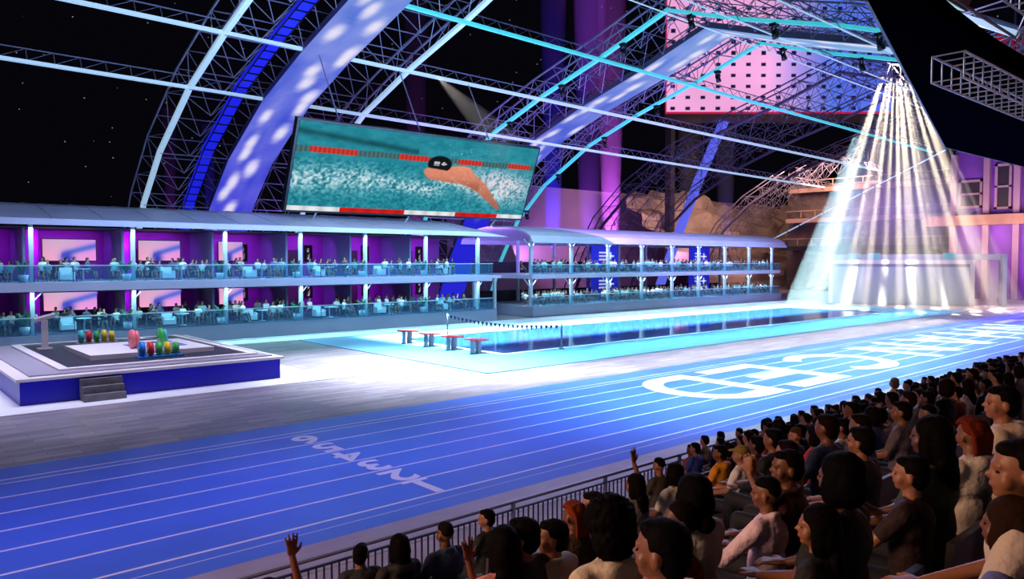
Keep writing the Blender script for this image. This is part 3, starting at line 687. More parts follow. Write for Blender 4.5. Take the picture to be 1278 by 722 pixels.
# ================================================================ near dark canopy with cage trusses
cn = thing('dark_canopy', 'huge black canopy hanging over the near crowd at top right', 'canopy', (0, 0, 0))
out = [(17.6, 7.7), (18.6, 6.9), (21.2, 7.1), (25, 7.3), (27.9, 7.3), (40, 7.0), (62, 5), (82, 5), (82, 14.4), (56, 14.6), (43.5, 14.85)]
MB().prism(out, 11.0, 11.5).build('canopy_body', 'black_cloth', cn)
MB().path([(17.6, 7.72, 11.02), (43.5, 14.87, 11.02), (56, 14.62, 11.02), (82, 14.42, 11.02)], .045).build('edge_trim', 'canopy_edge', cn, label='thin pale edge')
for x, y in ((44, 14), (66, 13)): MB().tube((x, y, 11.5), (x, 16.4, 17.9), .03).build('hanger', 'truss_steel', cn)
def cage(label, x0, x1, y0, y1, z0, z1, step, slope=0):
    t = thing('cage_truss', label, 'lighting truss', (0, 0, 0)); m = MB(); n = int((x1-x0)/step); w = m
    Yo = lambda x: slope*(x-x0)
    for y in (y0, y1):
        for z in (z0, z1): m.tube((x0, y, z), (x1, y+Yo(x1), z), .035)
    for i in range(n+1):
        x = x0+i*step; yo = Yo(x)
        for a, b in (((y0, z0), (y1, z0)), ((y1, z0), (y1, z1)), ((y1, z1), (y0, z1)), ((y0, z1), (y0, z0))): w.tube((x, a[0]+yo, a[1]), (x, b[0]+yo, b[1]), .022)
    m.build('cage_frame', 'cage_steel', t)
cage('pale ladder-like cage truss hanging under the black canopy', 22.6, 46, 7.3, 8.1, 10.0, 10.7, .75)
cage('second cage truss above the top edge of the black canopy', 17.5, 40, 5.6, 6.5, 11.9, 12.8, .75)

# ================================================================ surroundings seen through the open frame
dc = thing('magenta_fan', 'round magenta lit fan panel glimpsed above the black canopy at the top right corner', 'lit panel', unp(1268, 72, 66))
dc.rotation_euler = (0, 0, math.atan2(-f_[0], f_[1]))
MB().tube((0, 0, 0), (0, .4, 0), 2.6, 32).build('lit_disc', 'panel_red', dc)
m = MB()
for k in range(9): a_ = PI*k/9; m.tube((math.cos(a_)*2.7, -.1, math.sin(a_)*2.7), (-math.cos(a_)*2.7, -.1, -math.sin(a_)*2.7), .07)
m.build('spokes', 'truss_dark', dc); MB().tube((0, .2, 2.5), (0, .2, 6), .1).build('hanger', 'truss_dark', dc)
# LED tower with a grid of window dots
def tower(u, v):
    c = np.stack([255-165*np.clip((u-.45)*3.4, 0, 1), 178-62*np.clip((u-.45)*3, 0, 1), 232+5*u], 1)*(.85+.25*fbm(u*3, v*3, 3, 4))[:, None]
    du = np.abs((u*15) % 1-.5); dw = np.abs((v*13) % 1-.5); dot = (du < .13)*(dw < .16)
    c = np.where(dot.astype(bool)[:, None], np.array([25, 20, 60]), c); ed = (u < .008) | (v < .012); return np.where(ed[:, None], np.array([200, 20, 70]), c)
tw = thing('led_tower', 'tall pink to blue lit facade with a grid of dark dots behind the roof', 'lit facade', (0, 0, 0))
a = np.array(unp(830, 142, 128)); b = np.array(unp(1112, 142, 128)); h = 24
picture('lit_face', tuple(a), tuple(b), tuple(a+[0, 0, h]), 240, 170, tower, 'tower_glow', tw)
dn = np.array([f_[0], f_[1], 0]); dn /= np.linalg.norm(dn)
vv = [a+dn*.2, b+dn*.2, b+dn*6, a+dn*6]
MB().prism([(p[0], p[1]) for p in vv][::-1] if False else [(p[0], p[1]) for p in vv], a[2]-.5, a[2]+h).build('tower_body', 'far_dark', tw)
for q in (.04, .96):
    c_ = a+(b-a)*q+dn*3; MB().box((c_[0]-.6, c_[1]-.6, 0), (c_[0]+.6, c_[1]+.6, a[2]-.4)).build('tower_leg', 'far_dark', tw)
# concrete wall and terraces
MB().box((70, 94, 0), (150, 96, 17.6)).build('wall_far', 'far_concrete', kind='structure')
MB().box((150, 94, 0), (240, 96, 9)).build('wall_back', 'far_dark', kind='structure')
def rocks(name, x0, x1, y, zt, amp, label, seed):
    nx, nz = 70, 16; vs = []; fs = []
    for j in range(nz+1):
        for i in range(nx+1):
            x = x0+(x1-x0)*i/nx; top = zt+amp*(noise.noise(Vector((x*.06, seed, 0)))*2+noise.noise(Vector((x*.25, seed, 3))))
            s = j/nz; z = top*s; st = math.floor(s*5)/5
            vs.append((x, y+st*16+1.8*noise.noise(Vector((x*.12, s*5, seed))), z+.6*noise.noise(Vector((x*.3, s*9, seed)))))
    for j in range(nz):
        for i in range(nx): fs.append((j*(nx+1)+i, j*(nx+1)+i+1, (j+1)*(nx+1)+i+1, (j+1)*(nx+1)+i))
    o = MB().add(vs, fs, None, False).build(name, 'rock'); return tag(o, label, 'rocks')
rocks('rock_terrace', 104, 215, 73, 17, 2.4, 'tan stepped rocky terrace behind the right stand', 2)
rocks('rock_slope', 128, 170, 22, 15, 2.0, 'pale rock slope behind the beams of light', 5)
for i, (z, c, x) in enumerate(((6.6, 'far_dark', 118), (11.2, 'far_tan', 119), (16.2, 'far_tan', 120))):
    t = thing('terrace_ledge', 'long lit ledge of the terraces behind the tank, %s one' % ['lowest', 'middle', 'topmost'][i], 'ledge', (0, 0, 0), group='terrace ledges')
    MB().box((x, -6, z), (121.4, 65, z+.7)).build('slab', c, t)
    m = MB()
    for y in np.arange(-5, 64, 2.4): m.box((x-.1, y, z+.9), (x, y+.15, z+1.9))
    m.box((x-.12, -6, z+1.85), (x+.02, 65, z+1.98)); m.build('balustrade', 'far_tan', t)
MB().box((121.5, -30, 0), (124.4, 66, 17.5)).build('wall_right', 'far_rock', kind='structure')
hut = thing('purple_pavilion', 'purple-lit concrete pavilion with window frames at the right edge', 'pavilion', (0, 0, 0))
MB().box((112, 14, 8.6), (118, 37, 19.5)).build('body', 'far_purple', hut)
for (y0, y1, z0, z1) in ((33.6, 36.4, 11.9, 15.6), (30.3, 32.2, 11.6, 17.4), (24, 28, 11.6, 16)):
    f = MB()
    for a_ in ((y0, y0+.3, z0, z1), (y1-.3, y1, z0, z1), (y0, y1, z0, z0+.3), (y0, y1, z1-.3, z1), (y0, y1, (z0+z1)/2-.12, (z0+z1)/2+.12)): f.box((111.7, a_[0], a_[2]), (112.05, a_[1], a_[3]))
    f.build('window_frame', 'far_concrete', hut); MB().box((111.9, y0+.3, z0+.3), (112.01, y1-.3, z1-.3)).build('pane', 'suite_dark', hut)
for y in (29.6, 33.0, 36.9): MB().box((111.2, y-.35, 0), (112, y+.35, 19)).build('pier', 'far_concrete', hut)
MB().box((110.2, 14, 9.6), (112, 40, 10.9)).build('ledge', 'far_tan', hut)
MB().box((112, 14, 0), (113, 37, 8.6)).build('lower_wall', 'far_purple', hut)
light('rock_light', 'AREA', (112, 60, 20), (128, 76, 12), 9000, (255, 205, 180), shape='RECTANGLE', size=30, size_y=4)
light('rock_light', 'AREA', (104, 30, 8), (124, 30, 12), 3000, (255, 205, 175), shape='RECTANGLE', size=24, size_y=4)
light('pavilion_light', 'AREA', (103, 22, 5), (114, 26, 12), 1500, (190, 90, 255), shape='RECTANGLE', size=14, size_y=10)
light('wall_light', 'AREA', (95, 84, 6), (105, 95, 13), 2600, (215, 150, 230), shape='RECTANGLE', size=30, size_y=3)

# ================================================================ light beams: one lamp with a gobo in a cone of haze
apex = Vector((79.6, 31.9, 27.6)); base_c = Vector((84, 33.0, 0))
sp = light('gobo_spot', 'SPOT', apex, base_c, 1000000, (255, 236, 208), spot_size=math.radians(45), spot_blend=.1, shadow_soft_size=.08)
sp.data.use_nodes = True; t = sp.data.node_tree; em = t.nodes['Emission']
tcn = nn(t, 'ShaderNodeNewGeometry'); sx = nn(t, 'ShaderNodeSeparateXYZ'); t.links.new(tcn.outputs['Incoming'], sx.inputs[0])
dx = nn(t, 'ShaderNodeMath', operation='DIVIDE'); dy = nn(t, 'ShaderNodeMath', operation='DIVIDE')
t.links.new(sx.outputs[0], dx.inputs[0]); t.links.new(sx.outputs[2], dx.inputs[1]); t.links.new(sx.outputs[1], dy.inputs[0]); t.links.new(sx.outputs[2], dy.inputs[1])
def lc(a, b):   # a*dx + b*dy : across / along the view of the stage front
    m1 = nn(t, 'ShaderNodeMath', operation='MULTIPLY'); m1.inputs[1].default_value = a; t.links.new(dx.outputs[0], m1.inputs[0])
    m2 = nn(t, 'ShaderNodeMath', operation='MULTIPLY_ADD'); m2.inputs[1].default_value = b; t.links.new(dy.outputs[0], m2.inputs[0]); t.links.new(m1.outputs[0], m2.inputs[2]); return m2.outputs[0]
cb = nn(t, 'ShaderNodeCombineXYZ'); t.links.new(lc(.368*2.2, -.93*2.2), cb.inputs[0]); t.links.new(lc(.93*.2, .368*.2), cb.inputs[1])
vr = nn(t, 'ShaderNodeTexVoronoi'); vr.voronoi_dimensions = '2D'; vr.inputs['Scale'].default_value = 8.0; t.links.new(cb.outputs[0], vr.inputs['Vector'])
mr = nn(t, 'ShaderNodeMapRange'); mr.inputs[1].default_value = .36; mr.inputs[2].default_value = .1; mr.inputs[3].default_value = .0; mr.inputs[4].default_value = 1.0
t.links.new(vr.outputs['Distance'], mr.inputs[0]); t.links.new(mr.outputs[0], em.inputs['Strength'])
hz = MB().tube(tuple(base_c+(apex-base_c)*.002+Vector((0, 0, .06))), tuple(apex.lerp(base_c, .165)), 11.6, 40, r2=2.0, smooth=False)
hz.build('stage_haze', 'haze_white', label='cone of white haze lit by beams above the far tank', cat='haze', kind='stuff')
fx = thing('beam_fixture', 'cluster lamp on the roof from which the white beams fan out', 'stage light', tuple(apex+Vector((0, 0, .2))))
for sx in (-1, 1): MB().tube((sx*.6, 0, .4), (sx*1.2, 0, -4.3), .07, 6).build('bracket', 'truss_dark', fx)
MB().tube((0, 0, .1), (0, 0, .9), .7, 16, r2=.5).build('housing', 'fixture_black', fx); MB().tube((0, 0, .9), (0, 0, 1.6), .08, 8).build('hook', 'fixture_black', fx)
# coloured sky beams
for i, (px, py, D, c, e, r) in enumerate([(762, 285, 118, (215, 90, 255), 400000, 2.6), (690, 285, 125, (50, 40, 255), 300000, 2.4), (735, 285, 124, (130, 50, 220), 130000, 3.0), (520, 270, 100, (150, 40, 190), 70000, 2.0), (860, 285, 130, (130, 50, 230), 90000, 3.0), (262, 262, 95, (60, 40, 255), 60000, .9), (213, 262, 85, (150, 40, 200), 30000, .8), (905, 285, 135, (60, 50, 240), 90000, 2.4)]):
    p = Vector(unp(px, py, D)); p.z = 6.0
    light('sky_beam_lamp', 'SPOT', tuple(p), tuple(p+Vector((0, 0, 10))), e, c, spot_size=math.radians(30), spot_blend=.5, shadow_soft_size=.5)
    MB().tube(tuple(p+Vector((0, 0, 1))), tuple(p+Vector((0, 0, 52 if i < 5 or i > 6 else 16))), r*.5, 16, r2=r).build('beam_haze', 'haze_beam', label='%s shaft of hazy light rising behind the roof frame, number %s' % (['bright magenta', 'blue', 'dark violet', 'faint plum', 'violet', 'small blue', 'small plum', 'far blue'][i], ORD[i] if i < 7 else 'eighth'), cat='haze', kind='stuff')
# white spray of light left of centre
p0 = Vector(unp(545, 95, 58)); p1 = Vector(unp(650, 200, 62))
light('spray_lamp', 'SPOT', tuple(p0), tuple(p1), 9000, (255, 240, 235), spot_size=math.radians(28), spot_blend=.6, shadow_soft_size=.1)
MB().tube(tuple(p0), tuple(p0+(p1-p0)*.85), .15, 16, r2=1.5).build('spray_haze', 'haze_beam', label='short diagonal spray of white light below the roof, above the screen', cat='haze', kind='stuff')

# ================================================================ near fence
fy = 10.12; fn = thing('crowd_fence', 'long grey metal railing with upright bars between crowd and track', 'fence', (0, fy, 0))
FH = .79; FX0, FX1 = -6, 62
MB().box((FX0, -.03, FH-.04), (FX1, .03, FH)).build('top_rail', 'rail_steel', fn)
MB().box((FX0, -.12, FH+.02), (FX1, -.06, FH+.05)).build('grab_rail', 'rail_light', fn)
MB().box((FX0, -.02, FH-.17), (FX1, .02, FH-.14)).build('mid_rail', 'rail_steel', fn)
MB().box((FX0, -.02, .06), (FX1, .02, .09)).build('bottom_rail', 'rail_steel', fn)
bar = MB(); bx = MB().box((-.011, -.011, .08), (.011, .011, FH-.15)).mesh('picket', 'rail_steel')
xs = np.arange(0.5, FX1, .125)
for i, x in enumerate(xs):
    if i < 100: ob('picket', bx, fn, (float(x), 0, 0))
    else: bar.box((x-.011, -.011, .08), (x+.011, .011, FH-.15))
bar.build('picket_row', 'rail_steel', fn, kind='stuff')
pm = MB().box((-.03, -.03, 0), (.03, .03, FH+.02)).mesh('post', 'rail_light')
for x in np.arange(FX0, FX1, 2.5): ob('post', pm, fn, (float(x), 0, 0))

# ================================================================ crowd terraces
ROWY = [9.3-.85*k for k in range(13)]; RISE = .32
for k in range(13):
    MB().box((-8, ROWY[k]-.47, -.02 if k == 0 else -.02), (75, ROWY[k]+.38 if k else 11.3, .02+RISE*k)).build('trim_%d' % (k+3), 'tier_concrete', kind='structure')

# ---------------------------------------------------------------- people
def remesh(mb, name, vox, mats, smooth=4, ratio=None, displace=None):
    me = mb.mesh(name, mats); o = bpy.data.objects.new('tmp', me); COL.objects.link(o)
    m1 = o.modifiers.new('r', 'REMESH'); m1.mode = 'VOXEL'; m1.voxel_size = vox; m1.use_smooth_shade = True
    m2 = o.modifiers.new('s', 'SMOOTH'); m2.iterations = smooth; m2.factor = .5
    if ratio: m3 = o.modifiers.new('d', 'DECIMATE'); m3.ratio = ratio
    dg = bpy.context.evaluated_depsgraph_get(); dg.update()
    ev = o.evaluated_get(dg); out = bpy.data.meshes.new_from_object(ev); out.name = name
    bpy.data.objects.remove(o); bpy.data.meshes.remove(me)
    out.polygons.foreach_set('use_smooth', [True]*len(out.polygons))
    if displace: displace(out)
    return out
def limb(mb, pts, rs, n=10):
    for (a, b, ra, rb) in zip(pts, pts[1:], rs, rs[1:]): mb.tube(a, b, ra, n, r2=rb); 
    for p, r in zip(pts, rs): mb.ell(p, (r, r, r), n, 6)
def rotp(p, piv, yaw, pitch=0):
    v = Vector(p)-Vector(piv); return Matrix.Rotation(yaw, 3, 'Z') @ (Matrix.Rotation(pitch, 3, 'X') @ v)+Vector(piv)
def hand(mb, w, d, side, spread=1.0, curl=.15, s=1.0, palm=None):
    """w wrist, d direction of fingers; side +1 puts the thumb to +x; palm = palm normal"""
    d = Vector(d).normalized(); pn = Vector(palm or (0, 1, 0)); pn = (pn-d*pn.dot(d)).normalized(); sx = d.cross(pn).normalized()*side
    c = Vector(w)+d*.05*s
    R = Matrix((sx, pn, d)).transposed(); mb.ell(c, (.040*s, .017*s, .052*s), 12, 8, rot=R)
    for i, (o, L) in enumerate(((-.030, .060), (-.010, .072), (.011, .078), (.031, .070))):
        b0 = Vector(w)+d*.082*s+sx*o*s; dd = (d+sx*o*6*spread).normalized()
        b1 = b0+dd*L*.5*s; b2 = b1+(dd+pn*curl*2).normalized()*L*.5*s
        limb(mb, [b0-dd*.02*s, b0, b1, b2], [.0105*s, .0105*s, .0095*s, .0075*s], 8)
    t0 = Vector(w)+d*.03*s+sx*.03*s; t1 = t0+(sx*.8+d*.6).normalized()*.035*s; limb(mb, [t0, t1, t1+(sx*.35+d).normalized()*.03*s], [.014*s, .012*s, .009*s], 8)
def make_person(name, vox, pose='rest', yaw=0, pitch=0, hairstyle='short', cut='tee', lod=0, lean=0, rx=.0):
    """seated figure facing +Y, floor at z=0, hips at the origin; returns list of (part name, mesh)"""
    body = MB(); HC = Vector((0, .03+lean*.5, 1.2)); NP = (0, 0+lean*.4, 1.07)
    R = lambda p: rotp(Vector(p)+Vector((0, lean*.5, 0)), (0, lean*.5+.0, 1.1), yaw, pitch)
    # legs
    for s in (-1, 1):
        limb(body, [(s*.09, 0, .5), (s*.13, .42, .52), (s*.13, .46, .1)], [.088, .062, .042])
        body.ell((s*.135, .54, .05), (.042, .12, .045), 10, 6)
    body.ell((0, 0, .52), (.165, .13, .13), 14, 8)
    body.ell((0, lean*.15, .72), (.145, .105, .2), 14, 8); body.ell((0, lean*.35-.01, .92), (.17, .11, .17), 14, 8)
    limb(body, [(-.155, lean*.4, 1.0), (.155, lean*.4, 1.0)], [.058, .058])
    limb(body, [(0, lean*.4-.01, .98), (0, lean*.45, 1.12)], [.062, .054])
    # head
    def he(p, r, nu=12, nv=8): body.ell(R(p), r, nu, nv, rot=Matrix.Rotation(yaw, 3, 'Z') @ Matrix.Rotation(pitch, 3, 'X'))
    he((0, .005, 1.235), (.076, .095, .092), 18, 12); he((0, .03, 1.175), (.061, .076, .076), 16, 10); he((0, .07, 1.13), (.032, .03, .024))
    if lod < 2:
        he((0, .108, 1.193), (.013, .02, .015)); he((0, .1, 1.21), (.009, .014, .03)); he((0, .098, 1.158), (.026, .016, .009)); he((0, .088, 1.235), (.055, .018, .012))
        for s in (-1, 1): he((s*.08, .0, 1.195), (.011, .022, .032)); he((s*.04, .062, 1.18), (.03, .03, .035))
    # arms
    arms = {'rest': [((-.235, .09, .76), (-.13, .34, .66)), ((.235, .09, .76), (.13, .34, .66))],
            'clap': [((-.235, .15, .80), (-.04, .36, .95)), ((.235, .15, .80), (.04, .36, .95))],
            'raise': [((-.235, .09, .76), (-.13, .34, .66)), ((.3, .12, 1.1), (.27, .2, 1.36))],
            'point': [((-.36, .16, .78), (-.46, .34, .90)), ((.235, .09, .76), (.13, .34, .66))],
            'chin': [((-.235, .09, .76), (-.13, .34, .66)), ((.22, .2, .74), (.06, .2, 1.04))]}[pose]
    sh = MB()
    for (el, wr), s in zip(arms, (-1, 1)):
        S0 = (s*.175, lean*.4, .99); el = Vector(el)+Vector((0, lean*.3, 0)); wr = Vector(wr)+Vector((0, lean*.2, 0))
        limb(body, [S0, el, wr], [.052, .038, .026])
        if lod < 2:
            up = pose in ('raise',) and s > 0
            d = (0, .1, 1) if up or pose == 'clap' else ((-.25, .1, 1) if pose == 'point' and s < 0 else (-s*.4, 1, -.1))
            hand(body, wr, d, -s if up or pose == 'clap' else -s, 1.3 if up else .6, .1 if up else .25, 1.12 if vox < .009 else 1.25, palm=(0, 1, 0) if up else ((-s, 0, 0) if pose == 'clap' else (0, 0, -1)))
        else: body.ell(wr, (.04, .06, .035), 8, 6)
        if cut == 'tank': limb(sh, [(s*.1, lean*.4, 1.03), (s*.13, lean*.4, .95)], [.03, .06])
        else:
            m = Vector(S0).lerp(el, .7)
            if cut == 'long': limb(sh, [S0, el, Vector(el).lerp(wr, .85)], [.070, .053, .038])
            else: limb(sh, [S0, m], [.070, .056])
    # shirt
    sh.ell((0, lean*.15, .70), (.17, .135, .2), 16, 8); sh.ell((0, lean*.35-.01, .91), (.188, .132, .175), 16, 8); sh.ell((0, .0, .56), (.178, .145, .09), 14, 8)
    limb(sh, [(-.15, lean*.4, 1.0), (.15, lean*.4, 1.0)], [.068, .068]); 
    limb(sh, [(0, lean*.4-.015, 1.0), (0, lean*.42-.005, 1.055)], [.085, .062])
    if cut == 'long': limb(sh, [(-.07, lean*.4-.02, 1.05), (-.04, lean*.4-.07, 1.075), (.04, lean*.4-.07, 1.075), (.07, lean*.4-.02, 1.05)], [.024]*4)   # collar
    if cut == 'hood': limb(sh, [(-.11, lean*.4-.01, 1.04), (-.06, lean*.4-.1, 1.05), (.06, lean*.4-.1, 1.05), (.11, lean*.4-.01, 1.04)], [.04, .055, .055, .04])
    tr = MB()
    for s in (-1, 1): limb(tr, [(s*.09, 0, .5), (s*.13, .42, .525), (s*.13, .46, .13)], [.1, .078, .062])
    tr.ell((0, 0, .5), (.18, .14, .125), 14, 8)
    # hair
    hr = MB(); Rm = Matrix.Rotation(yaw, 3, 'Z') @ Matrix.Rotation(pitch, 3, 'X')
    def hh(p, r, nu=16, nv=12): hr.ell(R(p), r, nu, nv, rot=Rm)
    if hairstyle == 'short':
        hh((0, -.012, 1.256), (.0825, .096, .080)); hh((0, -.042, 1.205), (.0765, .064, .09)); hh((0, .045, 1.292), (.058, .05, .034))
    elif hairstyle == 'fade':
        hh((0, .0, 1.285), (.074, .092, .06)); hh((0, -.03, 1.25), (.072, .07, .06))
    elif hairstyle == 'bun':
        hh((0, -.012, 1.262), (.084, .098, .082)); hh((0, -.035, 1.22), (.08, .072, .08)); hh((0, -.145, 1.2), (.06, .06, .065))
    elif hairstyle == 'long':
        hh((0, -.012, 1.26), (.09, .104, .088)); hh((0, -.05, 1.17), (.094, .075, .16)); hh((0, -.085, 1.0), (.105, .06, .17)); hh((-.07, .0, 1.17), (.03, .05, .12)); hh((.07, .0, 1.17), (.03, .05, .12))
    elif hairstyle == 'bob':
        hh((0, -.012, 1.26), (.094, .108, .092)); hh((0, -.04, 1.18), (.102, .085, .11)); hh((-.075, .01, 1.17), (.032, .06, .09)); hh((.075, .01, 1.17), (.032, .06, .09))
    elif hairstyle == 'afro':
        hh((0, -.02, 1.28), (.135, .13, .125), 20, 14); hh((0, -.06, 1.19), (.125, .1, .12), 20, 14)
    elif hairstyle == 'braid':
        for k in range(9):
            a = (k-4)*.235; xo = math.sin(a)*.088; hz_ = math.cos(a)*.055
            pts = [R((xo*.7, .075, 1.275+hz_*.3)), R((xo*.95, .03, 1.29+hz_*.75)), R((xo, -.04, 1.275+hz_*.7)), R((xo*.95, -.095, 1.22+hz_*.2)), R((xo*.8, -.1, 1.14)), R((xo*.7, -.09, 1.06))]
            limb(hr, pts, [.014, .0175, .0175, .0175, .016, .012], 8)
        hh((0, -.012, 1.255), (.076, .09, .076))
    elif hairstyle == 'cap':
        hh((0, -.008, 1.268), (.086, .1, .074)); hh((0, .1, 1.262), (.066, .075, .014)); 
    elif hairstyle == 'bald': hh((0, -.03, 1.245), (.0765, .068, .06))
    out = [('person', remesh(body, 'person_'+name, vox, 'skin', 3 if lod == 0 else 2))]
    out.append(('shirt', remesh(sh, 'shirt_'+name, max(vox*1.6, .014), 'cloth', 6 if lod == 0 else 2)))
    out.append(('trousers', remesh(tr, 'trousers_'+name, max(vox*1.6, .02), 'trousers', 3)))
    hv = max(vox*.8, .006) if hairstyle == 'braid' else max(vox, .009)
    def disp(me):
        if hairstyle in ('afro', 'long', 'bob', 'short', 'bun') and lod < 2:
            for v in me.vertices:
                n = noise.noise(v.co*(38 if hairstyle == 'afro' else 24)); v.co += v.normal*n*(.012 if hairstyle == 'afro' else .005)
    out.append(('hair' if hairstyle != 'cap' else 'cap', remesh(hr, 'hair_'+name, hv, 'hair', 1 if hairstyle == 'braid' else 2, displace=disp)))
    if lod == 0:
        ey = MB()
        for s in (-1, 1): ey.ell(R((s*.031, .0935, 1.211)), (.012, .005, .005), 8, 6, rot=Rm)
        out.append(('eyes', ey.mesh('eyes', 'eye_dark')))
    return out
PC = {}
def person(key, loc, rz, scale, label, group=None, skin=(122, 78, 56), shirt=(60, 60, 70), hair=(14, 10, 10), pants=(24, 26, 38)):
    if key not in PC: PC[key] = make_person('_'.join(str(k) for k in key), *[key[0]], **dict(zip(('pose', 'yaw', 'pitch', 'hairstyle', 'cut', 'lod', 'lean'), key[1:])))
    root = None
    for nm, me in PC[key]:
        if root is None:
            root = ob('person', me, None, loc, rz, label, 'person', group, None, skin); root.scale = (scale,)*3
        else: ob(nm, me, root, color={'shirt': shirt, 'trousers': pants, 'hair': hair, 'cap': hair}.get(nm))
    return root
seatm = None
def seat_parts():
    a = MB().box((-.23, -.24, .31), (.23, .25, .355)).mesh('seat_pan', 'seat_plastic')
    b = MB(); b.extr([(-.27, .33), (-.23, .33), (-.26, .8), (-.3, .8)], -.23, .23); b = b.mesh('seat_back', 'seat_plastic')
    l = MB().tube((0, 0, 0), (0, 0, .32), .012, 6).mesh('leg', 'chrome')
    return a, b, l
SP = seat_parts()
def seat(x, y, z, label='dark plastic stadium chair under a seated spectator'):
    t = thing('stadium_seat', label, 'chair', (x, y, z), group='chairs under the crowd')
    ob('seat_pan', SP[0], t); ob('seat_back', SP[1], t)
    for a in ((-.19, -.16), (.19, -.16), (-.19, .2), (.19, .2)): ob('leg', SP[2], t, (*a, 0))
    return t
